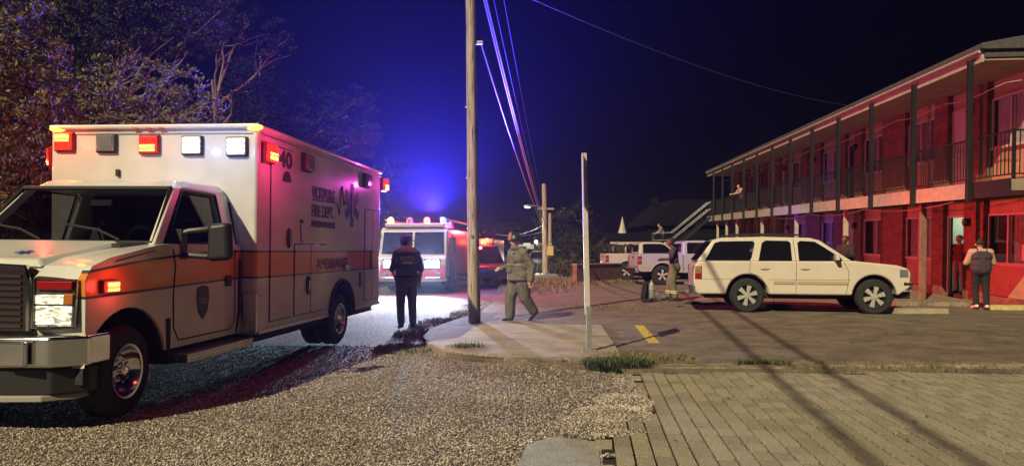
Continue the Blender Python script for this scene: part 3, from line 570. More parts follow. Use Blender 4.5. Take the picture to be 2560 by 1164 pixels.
# compartment doors: proud panels with dark shut lines
def panel(x0, x1, z0, z1, nm='compartment_door'):
    MB().box(x0 - .012, x1 + .012, BW + .0005, BW + .003, z0 - .012, z1 + .012).build('shut_line', seam_m, amb, smooth=False)
    return MB().box(x0, x1, BW + .0035, BW + .016, z0, z1).build(nm, liv, amb, bevel=.006)
pA = panel(-.94, -.33, .6, 2.72); pB = panel(-1.52, -1.02, .6, 1.53); pC = panel(-2.12, -1.545, .6, 1.53); pD = panel(-4.2, -3.83, .6, 2.16); pE = panel(-4.62, -4.225, .6, 2.16)
for P, px, py in ((pA, 714, 598), (pB, 764, 715)):
    lx, lz = AS(px, py); MB().lathe([(.055, 0), (.06, .012), (.05, .03), (.02, .02), (.005, .018)], (0, 0, 0), 'y', 20).build('handle', dark, P, (lx, BW + .016, lz)).scale = (1, 1, 2.2)
    MB().box(lx - .012, lx + .012, BW + .04, BW + .05, lz - .08, lz + .07).build('latch', chrome, P, bevel=.004)
lx, lz = AS(922, 650); MB().box(lx - .03, lx + .03, BW + .016, BW + .03, lz - .17, lz + .17).build('handle', dark, pD, bevel=.01)
lx, lz = AS(897, 700); MB().box(lx - .04, lx + .04, BW + .002, BW + .02, lz - .13, lz + .13).build('fuel_cover', dark, amb, bevel=.01)
lx, lz = AS(862, 670); MB().box(lx - .1, lx + .1, BW + .002, BW + .05, lz - .045, lz + .045).build('side_marker', chrome, amb, bevel=.01)
lx, lz = AS(748, 556); MB().box(lx - .03, lx + .03, BW + .002, BW + .03, lz - .02, lz + .02).build('intake_socket', dark, amb, bevel=.005)
MB().tube([(lx + .03, BW + .01, lz - .05), (lx + .04, BW + .02, lz - .15), (lx + .02, BW + .02, lz - .25), (lx - .03, BW + .01, lz - .27)], .008, 6).build('cord', dark, amb)
lx, lz = AS(708, 445); m = MB(); m.prism([(lx + .11 * math.cos(math.pi * j / 12), lz - .06 + .13 * math.sin(math.pi * j / 12)) for j in range(13)], BW + .018, BW + .03, 'y'); m.build('vent_hood', dark, amb)
# lettering and emblems
sx_, su_ = (-1, 0, 0), (0, 0, 1)
def side_text(s, px0, px1, py0, py1, m_=decal, off=.004, y=BW + .004, par=None):
    x0, z0 = AS(px0, py1, y); x1, z1 = AS(px1, py0, y); _, zt = AS(px0, py0, y); text(s, par or amb, (x0, y, z0), sx_, su_, zt - z0, x0 - x1, m_, off=off)
side_text('40', 692, 726, 376, 416, off=.012, y=BW + .018)
side_text('VICKSBURG', 776, 833, 466, 496, off=.008); side_text('FIRE DEPT.', 775, 830, 512, 542, off=.008); side_text('ADVANCED LIFE SUPPORT', 774, 835, 553, 568, off=.006); side_text('AMBULANCE', 789, 868, 647, 675, off=.0, y=BW + .018)
pl = [(776, 502), (834, 510), (838, 512), (841, 524), (844, 540), (848, 475), (851, 468), (855, 516), (858, 505), (862, 515), (866, 514)]
MB().tube([(AS(a, b_)[0], BW + .004, AS(a, b_)[1]) for a, b_ in pl], .009, 5).build('heartbeat_line', decal, amb)
def star(parent, c, xd, ud, r, m_, nm='star_emblem'):
    xd, ud = Vector(xd), Vector(ud); nd = xd.cross(ud); s = MB()
    for k in range(3):
        q = math.pi / 2 + k * math.pi / 3; a = xd * math.cos(q) + ud * math.sin(q); b_ = xd * -math.sin(q) + ud * math.cos(q); h = .001 + .0012 * k
        p = [a * sx1 * r + b_ * sy1 * r * .21 for sx1, sy1 in ((-1, -1), (1, -1), (1, 1), (-1, 1))]; s.hexa([Vector(c) + v for v in p] + [Vector(c) + v + nd * h for v in p])
    return s.build(nm, m_, parent, smooth=False)
lx, lz = AS(876, 516); st_ = star(amb, (lx, BW + .004, lz), sx_, su_, .35, blue_d)
MB().tube([(lx, BW + .012, lz - .2), (lx, BW + .012, lz + .2)], .012, 6).build('staff', white, st_)
# warning lights on the box
def fl(px, py, lens, core, cz=(.55, .95)):
    ly, lz = AF(px, py); flasher(amb, (.0, ly, lz), (1, 0, 0), (0, 0, 1), .265, .235, lens, core, cz); return ly, lz
y1, z1 = fl(158, 365, red_lens, red_hot, (.5, .97)); lamp('POINT', (.35, y1, z1), (1, .05, .03), 5, amb)
fl(263, 367, clear_dim, None)
y1, z1 = fl(370, 369, red_lens, red_hot, (.08, .48)); lamp('POINT', (.4, y1, z1), (1, .05, .03), 1.5, amb)
y1, z1 = fl(477, 370, white_hot, None); lamp('POINT', (.5, y1, z1), (.3, .4, 1), 5, amb)
y1, z1 = fl(588, 371, white_hot, None); lamp('POINT', (.5, y1, z1), (.3, .4, 1), 6, amb)
for px, py in ((130, 319), (630, 326)):
    ly, lz = AF(px, py); ly = max(ly, BR + .09); MB().ell((.0, ly, BZ1 - .045), (.05, .1, .035), 12, 8).build('marker_lamp', amber_hot, amb); lamp('POINT', (.16, ly, BZ1 + .1), (1, .5, .06), 2.2, amb)
for px in (337, 369, 400):
    ly, lz = AF(px, 327); MB().ell((.03, ly, BZ1 - .055), (.025, .045, .018), 10, 6).build('clearance_lamp', amber_dim, amb)
def fs(px, py, wd, lens, core, cz=(.08, .5)):
    lx, lz = AS(px, py); flasher(amb, (lx, BW, lz), (0, 1, 0), (0, 0, 1), wd, .25, lens, core, cz, .1); return lx, lz
x1, z1 = fs(660, 386, .27, red_lens, red_hot); lamp('POINT', (x1, BW + .5, z1), (1, .03, .2), 22, amb); side_red = (x1, BW + .32, z1)
fs(757, 410, .28, clear_dim, None); fs(908, 454, .28, clear_dim, None)
x1, z1 = fs(951, 464, .27, red_lens, red_hot); lamp('POINT', (x1, BW + .5, z1), (.8, .06, .6), 20, amb)  # violet lamp colour added to tint the box side; the lens is red
for lx in (-.15, -4.5):
    flasher(amb, (lx, BR, 2.55), (0, -1, 0), (0, 0, 1), .27, .25, red_lens, red_hot, (.1, .5), .1); lamp('POINT', (lx, BR - .4, 2.5), (1, .05, .03), 130, amb)
ly, lz = AF(291, 440); MB().box(.0, .03, ly - .02, ly + .02, lz - .04, lz + .04).build('antenna_base', dark, amb)
# corner guards of diamond plate, step
MB().box(-.05, .012, BW - .03, BW + .012, .5, .95).build('corner_guard', plate_m, amb, bevel=.006); MB().box(.013, .025, BW - .26, BW + .012, .5, .95).build('corner_guard', plate_m, amb)
rb_ = MB().box(.03, 1.32, .95, 1.2, .36, .45).build('running_board', plate_m, amb, bevel=.01)
def lugs(o_, u, v, nn, nu, nv, par):
    m = MB(); o_, u, v, nn = Vector(o_), Vector(u), Vector(v), Vector(nn); ul, vl = u.normalized(), v.normalized()
    for i in range(nu):
        for j in range(nv):
            c = o_ + u * ((i + .5) / nu) + v * ((j + .5) / nv); q = R(45) if (i + j) % 2 else R(-45); a = (ul * math.cos(q) + vl * math.sin(q)) * .018; b = (ul * -math.sin(q) + vl * math.cos(q)) * .005
            m.add([c - a, c + b, c + a, c - b, c + nn * .005], [[0, 1, 4], [1, 2, 4], [2, 3, 4], [3, 0, 4]])
    tag(m.build('tread_pattern', chrome, par, smooth=False), kind='stuff')
lugs((.0255, BW - .25, .51), (0, .25, 0), (0, 0, .43), (1, 0, 0), 8, 13, amb); lugs((-.045, BW + .0125, .51), (.05, 0, 0), (0, 0, .43), (0, 1, 0), 2, 13, amb); lugs((.04, 1.2005, .37), (1.27, 0, 0), (0, 0, .07), (0, 1, 0), 40, 2, rb_)
# ---- cab
CW = 1.03
fx, fr_ = 1.95, .53
out = [(.02, .5)] + arch_poly(None, [(fx, .42, fr_)], .5) + [(2.44, .68), (2.47, .8), (2.47, 1.22), (2.4, 1.32), (2.2, 1.385), (1.55, 1.5), (1.42, 1.51), (.02, 1.51)]
MB().prism(out, -CW, CW, 'y', hw=None).build('cab_body', livc, amb, bevel=.075, seg=4)
liner(amb, fx, .42, fr_ - .01, -CW + .02, CW - .02)
MB().box(.03, .06, -.8, .5, 1.1, 2.08).build('cab_dark_backing', dark, amb)  # dark sheet added so the cab looks unlit through the windscreen
MB().box(.06, 2.35, -CW + .25, CW - .25, .42, 1.1).build('engine_bay', black, amb, smooth=False)
# hood bulge and shut lines
MB().hexa([(1.62, -.72, 1.49), (2.44, -.62, 1.3), (2.44, .62, 1.3), (1.62, .72, 1.49), (1.62, -.66, 1.535), (2.4, -.56, 1.375), (2.4, .56, 1.375), (1.62, .66, 1.535)]).build('hood', livc, amb, bevel=.035, seg=3)
def gp(z): return .99 - (z - 1.5) / .64 * .17
def px_(z): return 1.5 - (z - 1.5) / .64 * .56     # windscreen plane
zr = 2.13
m = MB(); m.hexa([(.0, -.86, zr - .06), (px_(zr) + .0, -.84, zr - .06), (px_(zr), .84, zr - .06), (.0, .86, zr - .06), (.02, -.76, zr + .08), (.78, -.74, zr + .06), (.78, .74, zr + .06), (.02, .76, zr + .08)]); m.build('roof', livc, amb, bevel=.06, seg=4)
for s in (1, -1):
    def bar(z0, z1, x0, x1, xb0, xb1, nm):   # pillar from z0 to z1 spanning x0..x1 at the foot and xb0..xb1 at the head
        y0, y1 = s * gp(z0), s * gp(z1); t = -s * .07
        MB().hexa([(x0, y0, z0), (x1, y0, z0), (x1, y0 + t, z0), (x0, y0 + t, z0), (xb0, y1, z1), (xb1, y1, z1), (xb1, y1 + t, z1), (xb0, y1 + t, z1)]).build(nm, livc, amb, bevel=.012)
    bar(1.5, 2.09, 1.42, 1.55, .88, 1.0, 'windscreen_pillar'); bar(1.5, 2.09, .0, .3, .0, .24, 'rear_pillar')
    y0, y1 = s * (gp(1.52) - .03), s * (gp(2.08) - .03)
    MB().add([(.28, y0, 1.5), (1.44, y0, 1.5), (.9, y1, 2.08), (.22, y1, 2.08)], [[0, 1, 2, 3]]).build('side_window', g_clear, amb, smooth=False)
    MB().tube([(.3, s * (gp(1.51) + .004), 1.515), (1.36, s * (gp(1.51) + .004), 1.515), (.9, s * (gp(2.06) + .004), 2.06), (.26, s * (gp(2.06) + .004), 2.06), (.3, s * (gp(1.51) + .004), 1.515)], .014, 6).build('window_seal', black, amb)
zt_ = 2.085
MB().add([(px_(1.5) + .02, -.95, 1.5), (px_(1.5) + .02, .95, 1.5), (px_(zt_) + .02, .8, zt_), (px_(zt_) + .02, -.8, zt_)], [[0, 1, 2, 3]]).build('windscreen', g_clear, amb, smooth=False)
MB().tube([(px_(1.52) + .03, -.95, 1.515), (px_(1.52) + .03, .95, 1.515), (px_(2.07) + .03, .81, 2.075), (px_(2.07) + .03, -.81, 2.075), (px_(1.52) + .03, -.95, 1.515)], .026, 6).build('windscreen_seal', black, amb)
MB().hexa([(1.5, -.93, 1.49), (1.75, -.8, 1.45), (1.75, .8, 1.45), (1.5, .93, 1.49), (1.48, -.93, 1.53), (1.7, -.75, 1.505), (1.7, .75, 1.505), (1.48, .93, 1.53)]).build('cowl', black, amb, bevel=.01)
for y0, y1 in ((.62, -.05), (-.2, -.85)): MB().tube([(1.52, y0, 1.54), (1.42, y0 - .3, 1.64), (1.36, y1, 1.69)], .012, 5).build('wiper', black, amb)
# interior
MB().hexa([(1.0, -.9, 1.2), (1.5, -.9, 1.2), (1.5, .9, 1.2), (1.0, .9, 1.2), (1.12, -.9, 1.5), (1.46, -.9, 1.49), (1.46, .9, 1.49), (1.12, .9, 1.5)]).build('dashboard', dark, amb, bevel=.03)
for y in (.48, -.48):
    s_ = MB().box(.3, .85, y - .25, y + .25, 1.05, 1.2).build('seat', dark, amb, bevel=.05); MB().hexa([(.22, y - .25, 1.15), (.4, y - .25, 1.15), (.4, y + .25, 1.15), (.22, y + .25, 1.15), (.1, y - .22, 1.72), (.22, y - .22, 1.72), (.22, y + .22, 1.72), (.1, y + .22, 1.72)]).build('seat_back', dark, s_, bevel=.05); MB().box(.08, .18, y - .13, y + .13, 1.74, 1.95).build('head_rest', dark, s_, bevel=.04)
MB().tube([(.95 + .06 * math.sin(q), .48 + .19 * math.cos(q), 1.5 + .18 * math.sin(q)) for q in np.linspace(0, 6.283, 21)], .016, 6).build('steering_wheel', black, amb)
MB().box(.94, .97, -.12, .12, 1.9, 1.96).build('rear_view_mirror', clear_dim, amb, bevel=.01)
# door lines, handles, shield
dl = [(.16, 1.46), (.15, .66), (.25, .57), (1.22, .57), (1.3, .7), (1.31, 1.0), (1.28, 1.3), (1.32, 1.46)]
MB().tube([(a, CW + .001, b_) for a, b_ in dl], .008, 5).build('door_shut_line', seam_m, amb)
MB().tube([(.12, CW - .01, .52), (.06, CW, .75), (.06, CW, 1.3), (.04, .95, 1.6), (.0, .86, 2.0)], .02, 6).build('cab_seal', black, amb)
hx, hz = AS(566, 705, CW); MB().box(hx - .05, hx + .05, CW, CW + .03, hz - .06, hz + .06).build('door_handle', dark, amb, bevel=.012)
cx, cz_ = AS(504, 757, CW); sh = [(-.105, .15), (0, .17), (.105, .15), (.12, .04), (.09, -.1), (0, -.19), (-.09, -.1), (-.12, .04)]
se = MB().prism([(cx + a, cz_ + b_) for a, b_ in sh], CW + .001, CW + .004, 'y').build('shield_emblem', decal, amb, smooth=False); text('VFD', se, (cx + .075, CW + .005, cz_ - .02), sx_, su_, .06, .15, clear_dim)
MB().tube([(1.32, CW + .001, 1.08), (2.0, CW + .001, 1.07), (2.35, CW + .001, 1.05)], .006, 5).build('body_crease', livc, amb)
MB().tube([(1.28, CW - .03, 1.5), (1.6, CW - .005, 1.445), (2.1, CW - .0, 1.36), (2.36, CW - .04, 1.28), (2.42, .8, 1.25)], .007, 5).build('hood_shut_line', seam_m, amb)
fx1, fz1 = AS(265, 721, CW); flasher(amb, (fx1, CW, fz1), (0, 1, 0), (0, 0, 1), .2, .11, red_lens, red_hot, (.1, .9), .06); lamp('POINT', (fx1, CW + .14, fz1), (1, .05, .04), 2.5, amb)
# towing mirror
m = MB(); m.tube([(1.16, .97, 1.6), (1.16, 1.1, 1.64), (1.1, 1.26, 1.66)], .03, 8); m.tube([(1.16, .98, 1.42), (1.14, 1.1, 1.4), (1.1, 1.26, 1.39)], .03, 8); m.box(1.1, 1.2, .96, 1.04, 1.36, 1.66)
mr = m.build('mirror', dark, amb); MB().hexa([(1.0, 1.24, 1.34), (1.14, 1.26, 1.34), (1.1, 1.48, 1.36), (1.0, 1.5, 1.36), (1.0, 1.25, 1.71), (1.14, 1.27, 1.71), (1.1, 1.46, 1.74), (1.0, 1.48, 1.74)]).build('mirror_housing', dark, mr, bevel=.05, seg=4)
MB().box(.992, .999, 1.28, 1.45, 1.39, 1.68).build('mirror_glass', chrome, mr, smooth=False)
MB().tube([(1.1, -.99, 1.52), (1.05, -1.35, 1.55)], .035, 8).build('mirror', dark, amb)
MB().hexa([(1.0, -1.58, 1.2), (1.14, -1.56, 1.2), (1.1, -1.32, 1.22), (1.0, -1.3, 1.22), (1.0, -1.58, 1.6), (1.14, -1.56, 1.6), (1.1, -1.34, 1.63), (1.0, -1.3, 1.63)]).build('mirror_housing', dark, amb, bevel=.04, seg=3)
# nose: grille, headlamps, bumper
MB().hexa([(2.46, -.62, .78), (2.5, -.62, .78), (2.5, .6, .78), (2.46, .6, .78), (2.44, -.62, 1.3), (2.5, -.56, 1.3), (2.5, .54, 1.3), (2.44, .6, 1.3)]).build('grille', mat('grille_maroon', (.03, .01, .014), .3), amb, bevel=.02)
for k in range(9): MB().box(2.5, 2.512, -.55, .5, .82 + k * .05, .845 + k * .05).build('grille_slat', dark, amb, smooth=False)
MB().tube([(2.5, .56, .8), (2.51, .57, 1.15), (2.49, .53, 1.3), (2.49, .0, 1.32), (2.49, -.55, 1.3), (2.51, -.58, 1.15), (2.5, -.57, .8)], .028, 8).build('grille_surround', chrome, amb)
def mat_reflector():
    m = mat('headlamp_lit', (.6, .6, .55), .12, .3); N, L, b = nodes(m); tc = N.new('ShaderNodeTexCoord'); vo = N.new('ShaderNodeTexVoronoi'); vo.inputs['Scale'].default_value = 34; mp_ = N.new('ShaderNodeMapping'); mp_.inputs['Scale'].default_value = (1, .6, 1.6); L.new(tc.outputs['Object'], mp_.inputs[0]); L.new(mp_.outputs[0], vo.inputs['Vector'])
    sp_ = N.new('ShaderNodeSeparateColor'); L.new(vo.outputs['Color'], sp_.inputs[0]); r = N.new('ShaderNodeMapRange'); r.inputs[1].default_value = .15; r.inputs[2].default_value = .95; r.inputs[3].default_value = .03; r.inputs[4].default_value = 1.5; L.new(sp_.outputs[0], r.inputs[0])
    b.inputs['Emission Color'].default_value = (1, .93, .68, 1); L.new(r.outputs[0], b.inputs['Emission Strength']); return m
hl_hot = mat_reflector(); bowl_m = mat('headlamp_bowl', (.3, .29, .28), .15, .8, var=.5, vs=25)
for s in (1, -1):
    hb = MB().hexa([(2.4, s * .6, .8), (2.52, s * .6, .8), (2.5, s * .98, .82), (2.3, s * 1.036, .84), (2.38, s * .6, 1.24), (2.51, s * .6, 1.24), (2.47, s * .98, 1.22), (2.3, s * 1.036, 1.2)]).build('headlamp', bowl_m, amb, bevel=.03, seg=3)
    def lens(y0, y1, z0, z1, nm, mm): MB().hexa([(2.5, s * y0, z0), (2.53, s * y0, z0), (2.512, s * y1, z0), (2.48, s * y1, z0), (2.5, s * y0, z1), (2.525, s * y0, z1), (2.503, s * y1, z1), (2.47, s * y1, z1)]).build(nm, mm, hb, bevel=.008)
    lens(.64, .93, .85, 1.0, 'lit_bulb', hl_hot); lens(.64, .87, 1.015, 1.09, 'lit_bulb', hl_hot); lens(.65, .94, 1.13, 1.2, 'turn_lens', red_dim); lens(.88, .95, 1.015, 1.1, 'side_lens', amber_dim)
    MB().tube([(2.525, s * .62, .83), (2.51, s * .97, .84), (2.49, s * .97, 1.21), (2.515, s * .62, 1.22), (2.525, s * .62, .83)], .012, 6).build('bezel', chrome, hb)
lamp('SPOT', (2.58, .78, .95), (1, .9, .7), 25, amb, .06, (1, 0, -.2), 90)
bpts = [(2.2, 1.06), (2.45, 1.05), (2.62, .85), (2.68, .5), (2.7, 0), (2.68, -.5), (2.62, -.85), (2.45, -1.05), (2.2, -1.06), (2.2, -.9), (2.5, -.7), (2.5, .7), (2.2, .9)]
MB().prism(bpts, .52, .77, 'z').build('bumper', chrome, amb, bevel=.03, seg=3)
MB().box(2.67, 2.72, .5, .72, .54, .74).build('bumper_guard', chrome, amb, bevel=.02)
MB().prism([(a - .05, b_ * .97) for a, b_ in bpts], .3, .515, 'z').build('air_dam', dark, amb, bevel=.02); MB().prism([(a - .02, b_ * .9) for a, b_ in bpts], .25, .3, 'z').build('air_dam_lip', mat('grey_valance', (.3, .28, .26), .6), amb, bevel=.01)
star(amb, (2.2, .25, 1.425), (0, 1, 0), (-.97, 0, .2), .07, blue_d); star(amb, (2.2, -.3, 1.425), (0, 1, 0), (-.97, 0, .2), .07, blue_d)
wheel(amb, (fx, CW - .14, .39), .39, .24, .235, 1, 'steel', R(6)); wheel(amb, (fx, -CW + .14, .39), .39, .24, .235, -1, 'steel', R(6))
for s in (1, -1):
    wheel(amb, (rax, s * (BW - .15), .39), .39, .23, .235, s, 'steel'); wheel(amb, (rax, s * (BW - .42), .39), .39, .22, .235, s, 'steel')
MB().hexa([(1.36, CW - .25, .36), (1.4, CW - .25, .36), (1.4, CW + .01, .36), (1.36, CW + .01, .36), (1.36, CW - .25, .8), (1.42, CW - .25, .8), (1.42, CW + .01, .8), (1.36, CW + .01, .8)]).build('mud_flap', black, amb)
# ---------------------------------------------------------------- white wagon (local x forward from rear axle, near side is -y)
cream = mat('cream_white_paint', (.58, .52, .45), .32, var=.06, vs=2, coat=.35); trim_m = mat('tan_side_moulding', (.4, .32, .22), .5)
silver = mat('silver_wheel_paint', (.42, .41, .39), .35, .2)
a, b_ = G(1866, 779, .05), G(2182, 784, .05); dv = (b_ - a); rz = math.atan2(dv.y, dv.x); sl = dv.length / 2.95
suv = thing('station_wagon', 'cream white four door station wagon with roof rack parked at the motel', 'car', a, rz); suv.scale = (sl, sl, sl * 1.045)
nx = Vector((-math.sin(rz), math.cos(rz), 0)); suv.location = Vector(a) + nx * (.82 * sl)
SW = .97
low = [(-1.27, .47), (-1.2, .43)] + arch_poly(None, [(0, .41, .50), (2.95, .41, .50)], .43) + [(3.56, .5), (3.74, .62), (3.76, .95), (3.7, 1.06), (3.45, 1.14), (2.5, 1.235), (-1.18, 1.235), (-1.29, 1.1), (-1.31, .8)]
MB().prism(low, -SW, SW, 'y').build('body', cream, suv, bevel=.05, seg=3)
MB().box(-1.0, 3.5, -.62, .62, .32, 1.0).build('underbody', black, suv, smooth=False)
def shw(u, v): return .965 - (v - 1.22) / .55 * .13
gh = [(-1.22, 1.22), (2.46, 1.22), (1.72, 1.72), (1.5, 1.78), (.4, 1.81), (-.6, 1.79), (-.82, 1.73)]
MB().prism(gh, 0, 0, 'y', hw=shw).build('cabin', cream, suv, bevel=.03, seg=3)
def suvwin(poly, nm, par=suv, y=-1, th=.006, m_=g_dark):
    m = MB(); n = len(poly); P = [(u, y * (shw(u, v) + .002), v) for u, v in poly] + [(u, y * (shw(u, v) + .002 + th), v) for u, v in poly]
    m.add(P, [list(range(n)), list(range(n, 2 * n))[::-1]] + [[i, (i + 1) % n, n + (i + 1) % n, n + i] for i in range(n)]); return m.build(nm, m_, par, smooth=False)
for y in (-1, 1):
    suvwin([(-1.02, 1.245), (.05, 1.245), (.1, 1.3), (.19, 1.66), (.14, 1.71), (-.66, 1.7), (-.78, 1.66)], 'rear_quarter_window', y=y)
    suvwin([(.27, 1.24), (1.06, 1.24), (1.04, 1.66), (.98, 1.71), (.45, 1.72), (.36, 1.66)], 'rear_door_window', y=y)
    suvwin([(1.22, 1.24), (2.22, 1.24), (2.2, 1.3), (1.72, 1.62), (1.6, 1.69), (1.26, 1.71), (1.2, 1.66)], 'front_door_window', y=y)
    yy = y * (SW + .001)
    MB().tube([(.17, y * (shw(0, 1.72) + .001), 1.74), (.06, y * (shw(0, 1.3) + .001), 1.3), (.07, yy, 1.2), (.05, yy, .95), (.3, yy, .86), (.48, yy, .62), (.53, yy, .46)], .006, 5).build('door_shut_line', seam_m, suv)
    MB().tube([(1.1, y * (shw(0, 1.74) + .001), 1.75), (1.15, y * (shw(0, 1.26) + .001), 1.26), (1.16, yy, 1.2), (1.15, yy, .46)], .006, 5).build('door_shut_line', seam_m, suv)
    MB().tube([(2.25, yy, 1.2), (2.36, yy, 1.0), (2.36, yy, .75), (2.3, yy, .46)], .006, 5).build('door_shut_line', seam_m, suv)
    MB().tube([(-1.2, yy, .79), (-.36, yy, .79)], .004, 4).build('body_crease', seam_m, suv); MB().tube([(.5, yy, .79), (2.4, yy, .79)], .004, 4).build('body_crease', seam_m, suv)
    for x0, x1 in ((.62, 1.13), (1.18, 2.34)): MB().box(x0, x1, min(yy, yy + y * .016), max(yy, yy + y * .016), .68, .76).build('side_moulding', trim_m, suv, bevel=.008)
    for x0 in (.42, 1.36):
        h = MB().ell((x0, yy, 1.05), (.12, .006, .045), 16, 8).build('handle_recess', trim_m, suv); MB().box(x0 - .09, x0 + .09, min(yy + y * .012, yy + y * .03), max(yy + y * .012, yy + y * .03), 1.04, 1.075).build('door_handle', cream, h, bevel=.008)
    tl = MB().hexa([(-1.315, yy - y * .1, .78), (-1.1, yy + y * .006, .78), (-1.1, yy - y * .05, .78), (-1.3, yy - y * .12, .78), (-1.315, yy - y * .1, 1.12), (-1.1, yy + y * .006, 1.12), (-1.1, yy - y * .05, 1.12), (-1.3, yy - y * .12, 1.12)]).build('tail_lamp_bezel', dark, suv)
    for z0, z1, mm in ((.795, .93, red_dim), (.94, 1.0, clear_dim), (1.01, 1.105, amber_dim)): MB().box(-1.27, -1.115, min(yy, yy + y * .012), max(yy, yy + y * .012), z0, z1).build('tail_lens', mm, tl, bevel=.006)
    mr = MB().hexa([(2.02, y * .93, 1.24), (2.14, y * .93, 1.24), (2.12, y * 1.2, 1.25), (2.02, y * 1.2, 1.25), (2.02, y * .93, 1.38), (2.12, y * .93, 1.36), (2.1, y * 1.18, 1.41), (2.02, y * 1.18, 1.42)]).build('door_mirror', cream, suv, bevel=.03)
    MB().tube([(-.5, y * .72, 1.8), (-.4, y * .72, 1.86), (.5, y * .72, 1.875), (1.3, y * .72, 1.85), (1.45, y * .72, 1.79)], .02, 6).build('roof_rail', dark, suv)
    wheel(suv, (0, y * .83, .405), .405, .27, .265, y, 'six', rim_m=silver); wheel(suv, (2.95, y * .83, .405), .405, .27, .265, y, 'six', R(-4), rim_m=silver)
    MB().hexa([(3.6, y * .6, .86), (3.76, y * .6, .86), (3.7, y * .98, .86), (3.5, y * .98, .86), (3.55, y * .6, 1.05), (3.74, y * .6, 1.05), (3.68, y * .975, 1.04), (3.5, y * .98, 1.04)]).build('headlamp', clear_dim, suv, bevel=.01)
MB().tube([(-.35, -.72, 1.86), (-.35, .72, 1.86)], .016, 6).build('roof_rack_bar', dark, suv); MB().tube([(1.2, -.72, 1.86), (1.2, .72, 1.86)], .016, 6).build('roof_rack_bar', dark, suv)
MB().hexa([(-1.25, -.82, 1.24), (-1.24, -.82, 1.24), (-1.24, .82, 1.24), (-1.25, .82, 1.24), (-.87, -.74, 1.72), (-.86, -.74, 1.72), (-.86, .74, 1.72), (-.87, .74, 1.72)]).build('rear_window', g_dark, suv, smooth=False)
MB().add([(2.47, -.86, 1.245), (2.47, .86, 1.245), (1.76, .8, 1.715), (1.76, -.8, 1.715)], [[0, 1, 2, 3]]).build('windscreen', g_dark, suv, smooth=False)
MB().prism([(-1.28, .98), (-1.44, .9), (-1.46, 0), (-1.44, -.9), (-1.28, -.98), (-1.2, -.9), (-1.2, .9)], .42, .64, 'z').build('rear_bumper', chrome, suv, bevel=.03)
MB().prism([(3.6, .98), (3.84, .8), (3.88, 0), (3.84, -.8), (3.6, -.98), (3.55, -.8), (3.55, .8)], .52, .76, 'z').build('front_bumper', cream, suv, bevel=.03); MB().box(3.5, 3.8, -.8, .8, .36, .52).build('air_dam', dark, suv, bevel=.03)
MB().box(3.74, 3.79, -.6, .6, .8, 1.04).build('grille', dark, suv, bevel=.01); MB().tube([(3.6, -.99, .72), (3.8, -.92, .7)], .03, 6).build('fog_lamp', dark, suv)
suvwin([(.09, 1.42), (.14, 1.5), (.12, 1.56), (.05, 1.48)], 'badge', m_=trim_m)
